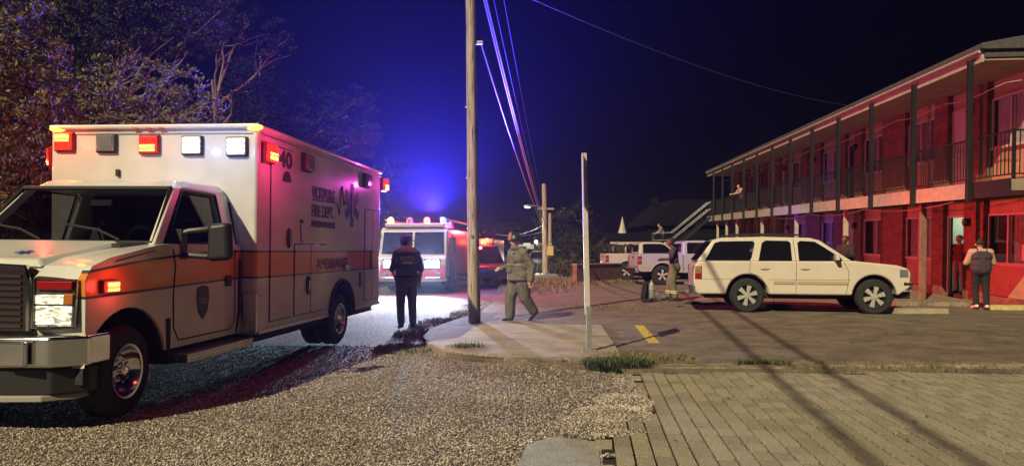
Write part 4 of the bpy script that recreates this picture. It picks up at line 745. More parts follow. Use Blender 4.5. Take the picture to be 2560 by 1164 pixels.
# ---------------------------------------------------------------- pickups
def pickup(label, col, loc, rz, cab_x, crew):
    pt = mat('pickup_paint', col, .3, var=.05, vs=2, coat=.3); t = thing('pickup_truck', label, 'pickup truck', loc, rz, 'pickups parked nose to the motel')
    low = [(-.98, .6), (-.92, .55)] + arch_poly(None, [(0, .42, .5)], .55) + [(cab_x, .5)] + arch_poly(None, [(3.4, .42, .5)], .5) + [(4.2, .55), (4.3, .7), (4.3, 1.1), (4.1, 1.18), (cab_x + 2.0, 1.25), (cab_x + .02, 1.25), (cab_x - .02, 1.29), (-.98, 1.29), (-1.0, 1.2)]
    MB().prism(low, -.95, .95, 'y').build('body', pt, t, bevel=.04, seg=3)
    MB().box(-.9, cab_x - .1, -.82, .82, 1.2, 1.297).build('bed_liner', black, t, smooth=False); MB().box(-.9, 4, -.6, .6, .35, .9).build('underbody', black, t, smooth=False)
    hw = lambda u, v: .93 - (v - 1.22) / .6 * .16
    MB().prism([(cab_x, 1.22), (cab_x + 1.95, 1.22), (cab_x + 1.35, 1.78), (cab_x + .9, 1.85), (cab_x + .2, 1.84), (cab_x + .05, 1.78)], 0, 0, 'y', hw=hw).build('cab', pt, t, bevel=.04, seg=3)
    for y in (-1, 1):
        P = [(cab_x + .18, 1.3), (cab_x + 1.75, 1.3), (cab_x + 1.3, 1.7), (cab_x + 1.1, 1.76), (cab_x + .26, 1.76), (cab_x + .2, 1.7)]
        m = MB(); n = len(P); m.add([(u, y * (hw(u, v) + .002), v) for u, v in P] + [(u, y * (hw(u, v) + .008), v) for u, v in P], [list(range(n)), list(range(n, 2 * n))[::-1]] + [[i, (i + 1) % n, n + (i + 1) % n, n + i] for i in range(n)]); m.build('side_window', g_dark, t, smooth=False)
        tl = MB().box(-1.015, -.87, min(y * .8, y * .958), max(y * .8, y * .958), .86, 1.2).build('tail_lamp', red_lens if False else red_dim, t, bevel=.015); MB().box(-1.02, -.89, min(y * .83, y * .962), max(y * .83, y * .962), .98, 1.08).build('reverse_lens', clear_dim, tl, bevel=.008)
        wheel(t, (0, y * .8, .41), .41, .26, .25, y, 'five', rim_m=silver); wheel(t, (3.4, y * .8, .41), .41, .26, .25, y, 'five', rim_m=silver)
        MB().tube([(.0 + .51 * math.cos(q), y * .955, .42 + .51 * math.sin(q)) for q in np.linspace(.3, 2.85, 14)], .018, 6).build('wheel_arch_lip', pt, t)
        MB().tube([(cab_x, y * .952, 1.25), (cab_x, y * .952, .56)], .012, 5).build('cab_gap', seam_m, t)
        MB().tube([(-.93, y * .951, .72), (-.52, y * .951, .72)], .004, 4).build('body_crease', seam_m, t)
    MB().prism([(-1.0, .93), (-1.14, .88), (-1.16, 0), (-1.14, -.88), (-1.0, -.93), (-.96, -.8), (-.96, .8)], .52, .7, 'z').build('rear_bumper', chrome, t, bevel=.02)
    MB().box(-1.012, -1.002, -.7, .7, .75, 1.26).build('tailgate', pt, t, bevel=.004); MB().box(-1.025, -1.013, -.12, .12, 1.1, 1.17).build('tailgate_handle', dark, t, bevel=.004)
    MB().box(cab_x - .005, cab_x + .03, -.6, .6, 1.38, 1.72).build('back_window', g_dark, t, smooth=False)
    return t
def pk(px, py, rz):
    c = G(px, py, .05); n = Vector((-math.sin(rz), math.cos(rz), 0)); return c + n * .85
pickup('silver pickup truck beside the person in navy shirt, nearer of the two pickups', (.34, .33, .31), pk(1655, 712, .06), .06, .86, False)
pickup('white pickup truck half hidden behind the silver pickup', (.42, .41, .38), pk(1566, 699, .04), .04, .62, True)
# ---------------------------------------------------------------- fire engines and far vehicles
fred = mat('fire_red', (.36, .012, .01), .3, var=.1, vs=2, coat=.4); fwhite = mat('engine_white', (.4, .39, .36), .3, var=.05, coat=.3)
blue_hot = mat('blue_white_headlamp', (.8, .8, .9), .2, emit=(.72, .86, 1), es=60); amber_bk = mat('amber_beacon', (.8, .3, .05), .3, emit=(1, .38, .05), es=12); red_bk = mat('red_beacon', (.7, .05, .03), .3, emit=(1, .1, .03), es=9); blue_bk = mat('blue_beacon', (.05, .1, .7), .3, emit=(.05, .12, 1), es=8)
FD = 23.4; c = W(1030, 627, FD); fz = R(-96)
ft = thing('fire_engine', 'white over red fire engine facing the camera with glaring headlights', 'fire engine', (c.x, c.y, 0), fz, 'fire engines on the road')
MB().prism([(-7.5, .55), (-.15, .55), (0, .75), (.02, 1.22), (-.1, 1.3), (-.28, 2.18), (-.5, 2.28), (-7.5, 2.28)], -1.2, 1.2, 'y').build('cab_body', [fwhite], ft, bevel=.07, seg=3)
MB().box(.02, .035, -1.17, 1.17, .56, .98).build('lower_panel', fred, ft, bevel=.01)
for s in (1, -1):
    MB().hexa([(-.085, s * .04, 1.36), (-.075, s * .04, 1.36), (-.075, s * 1.1, 1.36), (-.085, s * 1.1, 1.36), (-.272, s * .04, 2.12), (-.262, s * .04, 2.12), (-.262, s * 1.06, 2.12), (-.272, s * 1.06, 2.12)]).build('windscreen', g_dark, ft, smooth=False)
    MB().tube([(-.05, s * .1, 1.37), (-.12, s * .6, 1.6)], .012, 5).build('wiper', black, ft)
    hb = MB().box(.03, .07, s * .72 - .3, s * .72 + .3, .85, 1.2).build('headlamp_bezel', chrome, ft, bevel=.02)
    for dy in (-.13, .13): MB().box(.071, .085, s * .72 + dy - .11, s * .72 + dy + .11, .9, 1.12).build('headlamp', blue_hot, hb, bevel=.02)
    for k in range(3): MB().box(.03, .06, s * .3 - .08, s * .3 + .08, .62 + k * .22, .8 + k * .22).build('grille_frame', dark, ft, bevel=.015)
    mr = MB().tube([(-.15, s * 1.2, 2.1), (.05, s * 1.42, 2.0), (.05, s * 1.42, 1.5)], .03, 6).build('mirror_arm', chrome, ft); MB().box(-.02, .1, s * 1.42 - .1, s * 1.42 + .1, 1.45, 1.95).build('mirror_housing', dark, mr, bevel=.03)
    wheel(ft, (-1.5, s * 1.05, .52), .52, .3, .3, s, 'steel')
    MB().prism([(-.9 + .6 * math.cos(q), .55 + .6 * math.sin(q)) for q in np.linspace(.0, math.pi, 12)], s * 1.2, s * 1.215, 'y').build('wheel_arch', black, ft)
    MB().box(.06, .1, s * .95 - .08, s * .95 + .08, .58, .72).build('tow_lamp', clear_dim, ft, bevel=.02)
MB().box(.035, .07, -.16, .16, .66, 1.2).build('grille', chrome, ft, bevel=.01)
MB().prism([(0, 1.22), (.42, 1.15), (.5, .6), (.5, -.6), (.42, -1.15), (0, -1.22)], .42, .58, 'z').build('bumper', chrome, ft, bevel=.03); MB().box(.0, .3, -1.1, 1.1, .3, .42).build('lower_apron', dark, ft)
lb = MB().box(-.6, -.3, -1.05, 1.05, 2.3, 2.42).build('light_bar', fwhite, ft, bevel=.02)
for y, mm in ((-.88, amber_bk), (.42, red_bk), (1.0, blue_bk), (-.2, clear_dim)): MB().lathe([(.1, 0), (.11, .05), (.1, .16), (.05, .21), (.005, .22)], (-.45, y, 2.42), 'z', 14).build('beacon', mm, lb)
MB().tube([(-.6, -1.1, 2.55), (-7, -1.1, 2.55)], .04, 6).build('ladder_rail', alu, ft); MB().tube([(-.6, .9, 2.62), (-7, .9, 2.62)], .05, 6).build('ladder_rail', alu, ft); MB().box(-1.6, -1.2, .85, 1.15, 2.28, 2.5).build('spotlight', fwhite, ft, bevel=.03)
lamp('SPOT', (.2, .72, 1.02), (.6, .82, 1), 7000, ft, .1, (1, .03, -.09), 80, 1.); lamp('SPOT', (.2, -.72, 1.02), (.6, .82, 1), 3500, ft, .1, (1, -.03, -.09), 80, 1.)
lamp('POINT', (-.45, .42, 3.1), (1, .03, .03), 1500, ft, .1); lamp('POINT', (-.4, .95, 3.0), (.03, .04, 1), 700, ft, .1); lamp('SPOT', (.15, .8, 2.85), (.03, .035, 1), 95000, ft, .1, (1, .08, 1.0), 112, 1.); lamp('POINT', (-.45, -.85, 3.0), (1, .2, .05), 350, ft, .1)  # the wide blue spot is added, tilted up to fill the haze with blue
_fi = (Matrix.Translation(ft.location) @ Matrix.Rotation(fz, 4, 'Z')).inverted()
for (y, tgt, col_, pw2, cn) in ((.42, (13.0, 17.6, .9), (1, .04, .008), 12000, 28), (.5, (13.4, 23.5, 1.2), (1, .035, .02), 6000, 26), (.6, (13.0, 19, 5.5), (1, .03, .01), 1800, 60), (.98, (13.6, 31, 2.2), (.2, .05, 1), 6000, 24)):
    q = _fi @ Vector(tgt); p = Vector((-.2, y + .2, 2.62)); lamp('SPOT', p, col_, pw2, ft, .1, q - p, cn, 1.)  # added beams aimed to colour the motel front; no fixture carries them
# second engine
c = W(1172, 627, 33); e2 = thing('fire_engine', 'dark red fire engine far down the road behind the utility pole', 'fire engine', (c.x, c.y, 0), R(-95), 'fire engines on the road')
MB().prism([(-7, .5), (-.1, .5), (0, .7), (0, 1.15), (-.3, 1.2), (-.42, 1.8), (-1.6, 1.85), (-1.62, 2.1), (-7, 2.1)], -1.02, 1.02, 'y').build('cab_body', fred, e2, bevel=.05, seg=3)
MB().box(-.2, .02, -.5, .5, .6, 1.15).build('hood', fred, e2, bevel=.05); MB().hexa([(-.27, -.9, 1.25), (-.26, -.9, 1.25), (-.26, .9, 1.25), (-.27, .9, 1.25), (-.4, -.88, 1.72), (-.39, -.88, 1.72), (-.39, .88, 1.72), (-.4, .88, 1.72)]).build('windscreen', g_dark, e2, smooth=False)
MB().box(-1.66, -1.58, -.95, .95, 1.87, 2.08).build('sign_board', fwhite, e2, smooth=False)
MB().box(.0, .12, -1.0, 1.0, .45, .6).build('bumper', chrome, e2, bevel=.02)
for s in (1, -1):
    MB().lathe([(.12, 0), (.12, .04), (.02, .05)], (.02, s * .72, .85), 'x', 16).build('headlamp', clear_dim, e2); wheel(e2, (-1.1, s * .9, .48), .48, .28, .28, s, 'steel')
MB().box(-.05, .03, -.35, .35, .66, 1.08).build('grille', chrome, e2, bevel=.01)
bk = MB().lathe([(.12, 0), (.13, .06), (.11, .2), (.02, .26)], (-.7, -.35, 1.88), 'z', 14).build('beacon', amber_bk, e2); MB().lathe([(.1, 0), (.11, .06), (.09, .18), (.02, .22)], (-.7, .8, 1.88), 'z', 14).build('beacon', red_bk, e2)
lamp('POINT', (.1, -.3, 2.4), (1, .3, .08), 60, e2); lamp('POINT', (.2, .9, 2.3), (1, .04, .03), 140, e2)
# red pickup-size car and oncoming car
def small_car(label, cat, loc, rz, m_, L_=4.4, hgt=1.5, lit=None, beacon=False, name='car'):
    t = thing(name, label, cat, loc, rz)
    MB().prism([(-L_, .4), (-L_, .85), (-L_ + .3, .95), (-1.1, .95), (-.15, .85), (0, .65), (0, .35)], -.85, .85, 'y').build('body', m_, t, bevel=.08, seg=3)
    MB().prism([(-L_ + .5, .93), (-1.1, .93), (-1.75, hgt - .05), (-L_ + 1, hgt)], 0, 0, 'y', hw=lambda u, v: .8 - (v - .9) * .3).build('cabin', m_, t, bevel=.05)
    MB().hexa([(-1.12, -.72, .98), (-1.1, -.72, .98), (-1.1, .72, .98), (-1.12, .72, .98), (-1.68, -.62, hgt - .1), (-1.66, -.62, hgt - .1), (-1.66, .62, hgt - .1), (-1.68, .62, hgt - .1)]).build('windscreen', g_dark, t, smooth=False)
    MB().box(.0, .03, -.5, .5, .5, .7).build('grille', dark, t)
    for s in (1, -1):
        MB().box(-.02, .03, s * .62 - .13, s * .62 + .13, .6, .76).build('headlamp', lit or clear_dim, t, bevel=.02); wheel(t, (-.8, s * .76, .34), .34, .2, .2, s, 'five'); wheel(t, (-L_ + .8, s * .76, .34), .34, .2, .2, s, 'five')
        MB().hexa([(-1.3, s * .8, .98), (-L_ + .9, s * .8, .98), (-L_ + .9, s * .81, .98), (-1.3, s * .81, .98), (-1.75, s * .66, hgt - .1), (-L_ + 1.1, s * .66, hgt - .1), (-L_ + 1.1, s * .67, hgt - .1), (-1.75, s * .67, hgt - .1)]).build('side_window', g_dark, t, smooth=False)
    if beacon: MB().lathe([(.12, 0), (.13, .06), (.1, .18), (.02, .22)], (-1.9, .1, hgt), 'z', 12).build('beacon', red_bk, t); lamp('POINT', (-1.5, .1, hgt + .5), (1, .04, .04), 220, t)
    return t
c = G(1243, 719); small_car('dark red utility vehicle with a red beacon on its roof', 'car', c, R(-68), mat('dark_red_paint', (.12, .02, .02), .3, coat=.3), 4.2, 1.75, None, True)
c = W(1352, 627, 44); small_car('far car with lit headlights coming down the road', 'car', (c.x, c.y, 0), R(-93), mat('grey_car_paint', (.2, .2, .22), .3), 4.4, 1.5, mat('car_headlamp_lit', (1, 1, 1), .3, emit=(.9, .95, 1), es=25)); lamp('SPOT', (c.x - .2, c.y - .4, .7), (1, .9, .8), 500, None, .1, (-.05, -1, -.1), 90)
c = W(1345, 627, 55); v = thing('van', 'pale grey van parked far down the road behind the far car', 'van', (c.x - .6, c.y, 0), R(-90))
MB().prism([(-5, .4), (-5, 2.0), (-.8, 2.0), (-.1, 1.2), (0, .5)], -1, 1, 'y').build('body', fwhite, v, bevel=.06); MB().hexa([(-.13, -.85, 1.25), (-.12, -.85, 1.25), (-.12, .85, 1.25), (-.13, .85, 1.25), (-.74, -.8, 1.9), (-.73, -.8, 1.9), (-.73, .8, 1.9), (-.74, .8, 1.9)]).build('windscreen', g_dark, v, smooth=False)
for s in (1, -1): wheel(v, (-.9, s * .9, .36), .36, .22, .2, s, 'steel')
# ---------------------------------------------------------------- poles, wires, lamps
def mat_wood():
    m = mat('weathered_pole_wood', (.3, .25, .18), .85); N, L, b = nodes(m); tc = N.new('ShaderNodeTexCoord'); mp_ = N.new('ShaderNodeMapping'); mp_.inputs['Scale'].default_value = (16, 16, .9); L.new(tc.outputs['Object'], mp_.inputs[0])
    n = N.new('ShaderNodeTexNoise'); n.inputs['Scale'].default_value = 2.2; n.inputs['Detail'].default_value = 7; n.inputs['Roughness'].default_value = .7; L.new(mp_.outputs[0], n.inputs['Vector'])
    r = N.new('ShaderNodeValToRGB'); e = r.color_ramp.elements; e[0].position = .36; e[0].color = (.035, .025, .016, 1); e[1].position = .62; e[1].color = (.46, .39, .28, 1); e.new(.46).color = (.3, .245, .17, 1); L.new(n.outputs[0], r.inputs[0]); L.new(r.outputs[0], b.inputs['Base Color'])
    bp = N.new('ShaderNodeBump'); bp.inputs['Strength'].default_value = .8; bp.inputs['Distance'].default_value = .015; L.new(n.outputs[0], bp.inputs['Height']); L.new(bp.outputs[0], b.inputs['Normal']); return m
wood = mat_wood(); wire_m = mat('cable_black', (.05, .05, .05), .5); wire_l = mat('bare_aluminium_wire', (.5, .5, .48), .4, .6)
up_ = thing('utility_pole', 'tall weathered wooden utility pole standing at the edge of the concrete island', 'utility pole', G(1186, 811))
m = MB(); hts = np.linspace(-.1, 10.2, 24); m.tube([(-.012 * h + random.uniform(-.004, .004), random.uniform(-.004, .004), h) for h in hts], [.125 - .0042 * h + random.uniform(-.003, .003) for h in hts], 16); m.build('pole', wood, up_)
MB().box(-1.2, 1.0, -.06, .06, 9.35, 9.47).build('crossarm', wood, up_, bevel=.01)
for x in (-.35, .35): MB().lathe([(.03, 0), (.06, .03), (.04, .07), (.06, .1), (.03, .14)], (x, 0, 9.47), 'z', 10).build('insulator', mat('brown_porcelain', (.1, .04, .02), .2), up_)
MB().box(-.02, .2, -.03, .03, 6.55, 6.62).build('bracket', steel, up_, bevel=.005); MB().box(-.02, .17, -.03, .03, 5.55, 5.62).build('bracket', steel, up_, bevel=.005)
for zz in (1.9, 2.9, 4.3): MB().lathe([(.012, 0), (.02, .03), (.005, .035)], (-.13 - .012 * zz, -.03, zz), 'x', 8).build('bolt', steel, up_)
MB().tube([(.06 - .012 * h, -.128 + .0042 * h, h) for h in np.linspace(0, 9, 12)], .008, 5).build('ground_wire', wire_m, up_)
for zz, w_ in ((1.72, .05), (2.15, .035)): MB().box(-.04 - w_ / 2, -.04 + w_ / 2, -.135, -.128, zz, zz + .06).build('metal_tag', alu, up_, smooth=False)
ub = up_.location
def wire(a, b_, sag, r, label, m_=wire_m, n=24):
    a, b_ = Vector(a), Vector(b_); pts = [a.lerp(b_, i / n) - Vector((0, 0, sag * 4 * (i / n) * (1 - i / n))) for i in range(n + 1)]
    o = MB().tube(pts, r, 5).build('overhead_wire', m_); return tag(o, label, 'wire', 'overhead wires')
farp = W(1364, 627, 41); farp.z = 0
A1, A2 = Vector((ub.x + .16, ub.y, 6.58)), Vector((ub.x + .13, ub.y, 5.58))
wire(A1, W(1357, 556, 40.8), .25, .022, 'thick pale upper cable from the utility pole down to the far pole', wire_l); wire(A1 + Vector((.05, 0, -.02)), W(1360, 553, 40.8), .28, .016, 'thin cable running just beside the thick pale upper cable', wire_l); wire(A2, W(1354, 557, 40.8), .25, .016, 'lower cable from the utility pole to the far pole', wire_l)
wire(W(1200, -160, 14), W(1362, 560, 41), .2, .01, 'thin faint wire right of the thick cables, nearer to the utility pole'); wire(W(1238, -120, 16), W(1365, 545, 41), .2, .01, 'thin faint wire farthest right of the utility pole')
wire(W(1290, -20, 12), mp(30, -4, 7.32), .75, .009, 'single wire sagging across the upper sky towards the motel roof')
d10 = Vector((math.sin(R(10)), math.cos(R(10)), 0)); lt = Vector((math.cos(R(10)), -math.sin(R(10)), 0))
for s, q in ((-.35, 'left'), (.35, 'right')):
    wire(ub + Vector((s, 0, 9.6)), ub + lt * s - d10 * 46 + Vector((0, 0, 9.6)), .3, .042, q + ' heavy cable on the crossarm passing overhead towards the viewer')
# sign post with its panel seen edge-on
sp = thing('sign_post', 'galvanised sign post on the island with its sign panel seen edge on', 'sign post', G(1472, 877, .085))
MB().prism([(-.035, -.02), (.035, -.02), (.035, .005), (.022, .02), (-.022, .02), (-.035, .005)], .0, .62, 'z').build('lower_post', steel, sp, bevel=.004)
m = MB(); m.hexa([(-.055, -.015, .5), (.02, -.015, .5), (.02, .015, .5), (-.055, .015, .5), (-.1, -.015, 2.72), (-.03, -.015, 2.72), (-.03, .015, 2.72), (-.1, .015, 2.72)]); m.build('post', mat('pale_post_paint', (.55, .5, .46), .5, .2, var=.15), sp, bevel=.004)
pn = MB().box(-.028, -.022, -.32, .3, 1.98, 2.68).build('sign_panel', mat('sign_back_metal', (.35, .35, .36), .5, .7), sp, rot=(0, R(-1), R(-7)), bevel=.002)
for zz in (2.1, 2.55): MB().lathe([(.012, -.05), (.012, .02)], (-.03, 0, zz), 'x', 6).build('bolt', steel, sp)
MB().box(-.09, .1, -.06, .06, 0, .025).build('base_plate', steel, sp, bevel=.005)
# far pole with street lamp
fp_ = thing('utility_pole', 'far dark utility pole carrying a lit street lamp on a curved arm', 'utility pole', farp, group='far utility poles'); m = MB(); m.tube([(0, 0, 0), (-.1, 0, 5.5)], [.19, .13], 10); m.build('pole', wood, fp_)
q = [W(1362, 528, 41) - farp, W(1352, 517, 41) - farp, W(1335, 513, 41) - farp, W(1322, 514, 41) - farp]
MB().tube(q, .03, 6).build('lamp_arm', steel, fp_); lh = MB().ell(W(1320, 515, 41) - farp, (.32, .14, .09), 12, 8).build('lamp_head', steel, fp_); MB().ell(W(1319, 517, 41) - farp, (.2, .1, .07), 12, 8).build('lamp_lens', mat('street_lamp_lens', (1, 1, 1), .3, emit=(.85, 1, .85), es=6), lh)
lamp('SPOT', W(1319, 521, 41), (.8, 1, .9), 350, None, .15, (0, 0, -1), 140)
MB().box(-.5, .5, -.05, .05, 3.95, 4.05).build('crossarm', wood, fp_); MB().box(-.28, .1, -.2, -.15, 1.2, 1.75).build('notice', mat('yellow_notice', (.5, .4, .15), .6), fp_, loc=(.35, -.1, 0))
c = W(1375, 627, 46); f2 = thing('utility_pole', 'thinner pole just right of the far pole with the street lamp', 'utility pole', (c.x, c.y, 0), group='far utility poles'); MB().tube([(0, 0, 0), (.0, 0, 4.0)], [.14, .1], 8).build('pole', wood, f2)
wire(W(1362, 560, 41), W(1240, 585, 41), .3, .016, 'wire leaving the far pole to the left, upper one', wire_l); wire(W(1362, 578, 41), W(1240, 585, 48), .2, .014, 'wire leaving the far pole to the left, lower one', wire_l); wire(W(1378, 610, 43), W(1440, 640, 47), .15, .03, 'pale guy wire slanting down to the right of the far poles', wire_l)
wire(W(1365, 603, 43), W(1180, 606, 60), .1, .014, 'span wire holding the traffic signals')
sigm = mat('signal_lit', (1, .3, .2), .3, emit=(1, .35, .25), es=10)
for px, lab in ((1340, 'left traffic signal hanging beside the far pole'), (1360, 'right traffic signal hanging beside the far pole')):
    c = W(px, 609, 52); t = thing('traffic_signal', lab, 'traffic signal', c, group='traffic signals'); MB().box(-.16, .16, -.1, .1, -.45, .3).build('housing', dark, t, bevel=.02); MB().lathe([(.14, -.12), (.14, -.1), (.02, -.13)], (0, 0, .15), 'y', 12).build('signal_lens', sigm, t)
for px in (1317, 1350):
    c = W(px, 611, 51.5); o = MB().box(-.28, .28, -.015, .015, -.12, .12).build('street_sign', mat('glowing_sign_face', (.5, .55, .5), .5, emit=(.6, .7, .7), es=.25), None, c); tag(o, ('left' if px < 1330 else 'right') + ' pale rectangular sign hanging on the span wire with the signals', 'sign', 'hanging signs')  # sign faces are given a faint glow of their own, no lamp inside
# ---------------------------------------------------------------- people
skin = mat('skin', (.32, .17, .11), .6, var=.08, vs=20); skin_p = mat('pale_skin', (.45, .28, .21), .6, var=.06, vs=20); skin_d = mat('dark_skin', (.09, .045, .03), .55)
navy = mat('lit_navy_cloth', (.11, .165, .23), .85, var=.3, vs=14, bump=.5, bs=25); navy2 = mat('lit_navy_trousers', (.15, .19, .33), .85, var=.3, vs=14, bump=.5, bs=20); turn = mat('tan_turnout_cloth', (.14, .122, .085), .9, var=.35, vs=9, bump=.7, bs=16); turn_d = mat('worn_turnout_trousers', (.12, .11, .085), .9, var=.4, vs=9, bump=.7, bs=14)  # uniform navy is brightened: blue light on the back is put into its colour
boot = mat('black_boot', (.015, .015, .018), .5); grey_c = mat('grey_shirt', (.16, .16, .18), .9, var=.2); black_c = mat('black_cloth', (.012, .012, .014), .85, var=.3); maroon = mat('dark_patterned_top', (.05, .03, .045), .85, var=.8, vs=60); white_s = mat('white_shoe', (.6, .58, .55), .6); pink_c = mat('pink_shirt', (.4, .2, .18), .9, var=.2); red_c = mat('red_shirt', (.1, .02, .02), .9, var=.2)
hair_m = mat('dark_hair', (.015, .01, .008), .6, bump=.8, bs=60); refl = mat('reflective_band', (.6, .62, .25), .35, var=.2); refl_g = mat('silver_reflective', (.6, .6, .58), .3, .4); hiviz = mat('pale_yellow_collar', (.62, .5, .25), .8, var=.15)
def cap_(m, p, q, r0, r1, n=10):
    p, q = Vector(p), Vector(q); d = q - p; Ln = max(d.length, 1e-4); t = d / Ln; a = t.orthogonal().normalized(); b = t.cross(a); ring = []
    for k in range(1, 5): g_ = math.pi / 2 * (1 - k / 4.); ring.append((-r0 * math.sin(g_), r0 * math.cos(g_)))
    for k in range(0, 4): g_ = math.pi / 2 * k / 4.; ring.append((Ln + r1 * math.sin(g_), r1 * math.cos(g_)))
    vs = [p - t * r0] + [p + t * h + (a * math.cos(2 * math.pi * j / n) + b * math.sin(2 * math.pi * j / n)) * r for h, r in ring for j in range(n)] + [q + t * r1]
    K = len(ring); fs = [[0, 1 + (j + 1) % n, 1 + j] for j in range(n)] + [[1 + i * n + j, 1 + i * n + (j + 1) % n, 1 + (i + 1) * n + (j + 1) % n, 1 + (i + 1) * n + j] for i in range(K - 1) for j in range(n)] + [[len(vs) - 1, 1 + (K - 1) * n + j, 1 + (K - 1) * n + (j + 1) % n] for j in range(n)]
    m.add(vs, fs)
def person(label, loc, rotz, mats, P=None, bulk=1., legb=1., sc_=1., arm_skin=True, group=None, look=0., bare=0):
    """x forward, y left. mats: shirt, trousers, skin, shoe"""
    J = dict(pel=(0, 0, .95), ch=(0, 0, 1.32), nk=(.0, 0, 1.49), hd=(.03, 0, 1.63), shL=(0, .185, 1.42), shR=(0, -.185, 1.42), elL=(-.02, .25, 1.13), elR=(-.02, -.25, 1.13), wrL=(.08, .25, .9), wrR=(.08, -.25, .9), hpL=(0, .09, .92), hpR=(0, -.09, .92), knL=(.03, .1, .5), knR=(.03, -.1, .5), anL=(-.02, .11, .1), anR=(-.02, -.11, .1), toL=None, toR=None)
    J.update(P or {}); J = {k: (Vector(v) if v is not None else None) for k, v in J.items()}
    prim = []
    def c(p, q, r0, r1, k): prim.append((Vector(p), Vector(q), r0, r1, k))
    b = bulk; pe, ch, nk, hd = J['pel'], J['ch'], J['nk'], J['hd']; sx = (J['shL'] - J['shR']); sx = sx.normalized() if sx.length else Vector((0, 1, 0)); hx = (J['hpL'] - J['hpR']).normalized()
    c(ch - sx * .085, ch + sx * .085, .115 * b, .115 * b, 0); mid = pe.lerp(ch, .45); mx = (sx + hx).normalized(); c(mid - mx * .075, mid + mx * .075, .115 * b, .115 * b, 0); lo_ = pe.lerp(ch, .15); c(lo_ - hx * .08, lo_ + hx * .08, .115 * b, .115 * b, 0)
    c(ch, pe, .115 * b, .12 * b, 0); c(pe - hx * .075, pe + hx * .075, .12 * legb, .12 * legb, 1); c(pe - hx * .075 + Vector((-.03, 0, -.03)), pe + hx * .075 + Vector((-.03, 0, -.03)), .11 * legb, .11 * legb, 1)
    c(J['shL'], J['shR'], .068 * b, .068 * b, bare); c(ch, nk - Vector((0, 0, .05)), .1 * b, .06, bare); c(nk - Vector((0, 0, .05)), hd - Vector((0, 0, .04)), .055, .055, 2)
    fw = Vector((math.cos(look), math.sin(look), 0))
    c(hd + Vector((0, 0, .02)) - fw * .02, hd + Vector((0, 0, .03)), .088, .085, 2); c(hd + fw * .035 - Vector((0, 0, .055)), hd + fw * .03, .052, .06, 2); c(hd + fw * .1 + Vector((0, 0, .0)), hd + fw * .11 - Vector((0, 0, .025)), .012, .018, 2)
    sd = Vector((-fw.y, fw.x, 0))
    for s in (1, -1): c(hd + sd * s * .088 + Vector((0, 0, .02)), hd + sd * s * .09 - Vector((0, 0, .025)), .016, .012, 2)
    for s, S in ((1, 'L'), (-1, 'R')):
        sh, el, wr = J['sh' + S], J['el' + S], J['wr' + S]; c(sh, el, .062 * b, .05 * b, bare)
        if arm_skin: c(sh.lerp(el, .75), el, .043, .043, 2); c(el, wr, .043, .031, 2)
        else: c(el, wr, .052 * b, .044 * b, 0)
        d = (wr - el).normalized(); o_ = d.orthogonal().normalized(); o_ = Vector((1, 0, 0)) - d * d.x; o_ = o_.normalized() if o_.length > .1 else d.orthogonal().normalized(); n_ = d.cross(o_); hnd = wr + d * .05
        c(wr, hnd + d * .03, .03, .036, 2)
        for f in range(4):
            bs = hnd + d * .045 + o_ * (.027 - .018 * f); ln = (.07, .08, .075, .06)[f]; k1 = bs + d * ln * .5 + n_ * (-s) * .008; c(bs, k1, .011, .01, 2); c(k1, k1 + d * ln * .4 - n_ * s * .025, .01, .009, 2)
        tb = wr + d * .03 + o_ * .025; c(tb, tb + o_ * .03 + d * .03, .013, .012, 2); c(tb + o_ * .03 + d * .03, tb + o_ * .035 + d * .06, .012, .01, 2)
        hp, kn, an = J['hp' + S], J['kn' + S], J['an' + S]; to = J['to' + S] or an + Vector((.17, .02 * s, -.055))
        c(hp, kn, .098 * legb, .07 * legb, 1); c(kn, an + (kn - an) * .12, .068 * legb, .058 * legb, 1); c(an, an + (to - an) * .2, .048, .05, 3); c(an - (to - an) * .25 + Vector((0, 0, -.03)), to, .042, .04, 3)
    m = MB()
    for p, q, r0, r1, k in prim: cap_(m, p, q, r0, r1)
    o = m.build('person', skin, smooth=False); rm = o.modifiers.new('r', 'REMESH'); rm.mode = 'VOXEL'; rm.voxel_size = .0125; sm = o.modifiers.new('s', 'SMOOTH'); sm.iterations = 3; sm.factor = .5
    bpy.context.view_layer.update(); ev = o.evaluated_get(bpy.context.evaluated_depsgraph_get()); me = bpy.data.meshes.new_from_object(ev); o.modifiers.clear(); o.data = me
    me.materials.clear()
    for q in mats: me.materials.append(q)
    n = len(me.polygons); C = np.empty(n * 3, np.float32); me.polygons.foreach_get('center', C); C = C.reshape(-1, 3); best = np.full(n, 1e9); idx = np.zeros(n, np.int32)
    for p, q, r0, r1, k in prim:
        p, q = np.array(p), np.array(q); d = q - p; L2 = max(d @ d, 1e-9); t = np.clip(((C - p) @ d) / L2, 0, 1); e = np.linalg.norm(C - p - t[:, None] * d, axis=1) - (r0 + (r1 - r0) * t); mk = e < best; best[mk] = e[mk]; idx[mk] = k
    me.polygons.foreach_set('material_index', idx); me.polygons.foreach_set('use_smooth', [True] * n)
    o.location = loc; o.rotation_euler = (0, 0, rotz); o.scale = (sc_,) * 3; return tag(o, label, 'person', group), J
def hair(o, hd, look=0., long=False, m_=None):
    fw = Vector((math.cos(look), math.sin(look), 0)); c = Vector(hd) - fw * .028 + Vector((0, 0, .045)); m = MB(); m.ell(c, (.1, .098, .085), 14, 9)
    if long: m.ell(c - fw * .03 + Vector((0, 0, -.07)), (.07, .085, .09), 12, 8)
    m.build('hair', m_ or hair_m, o)
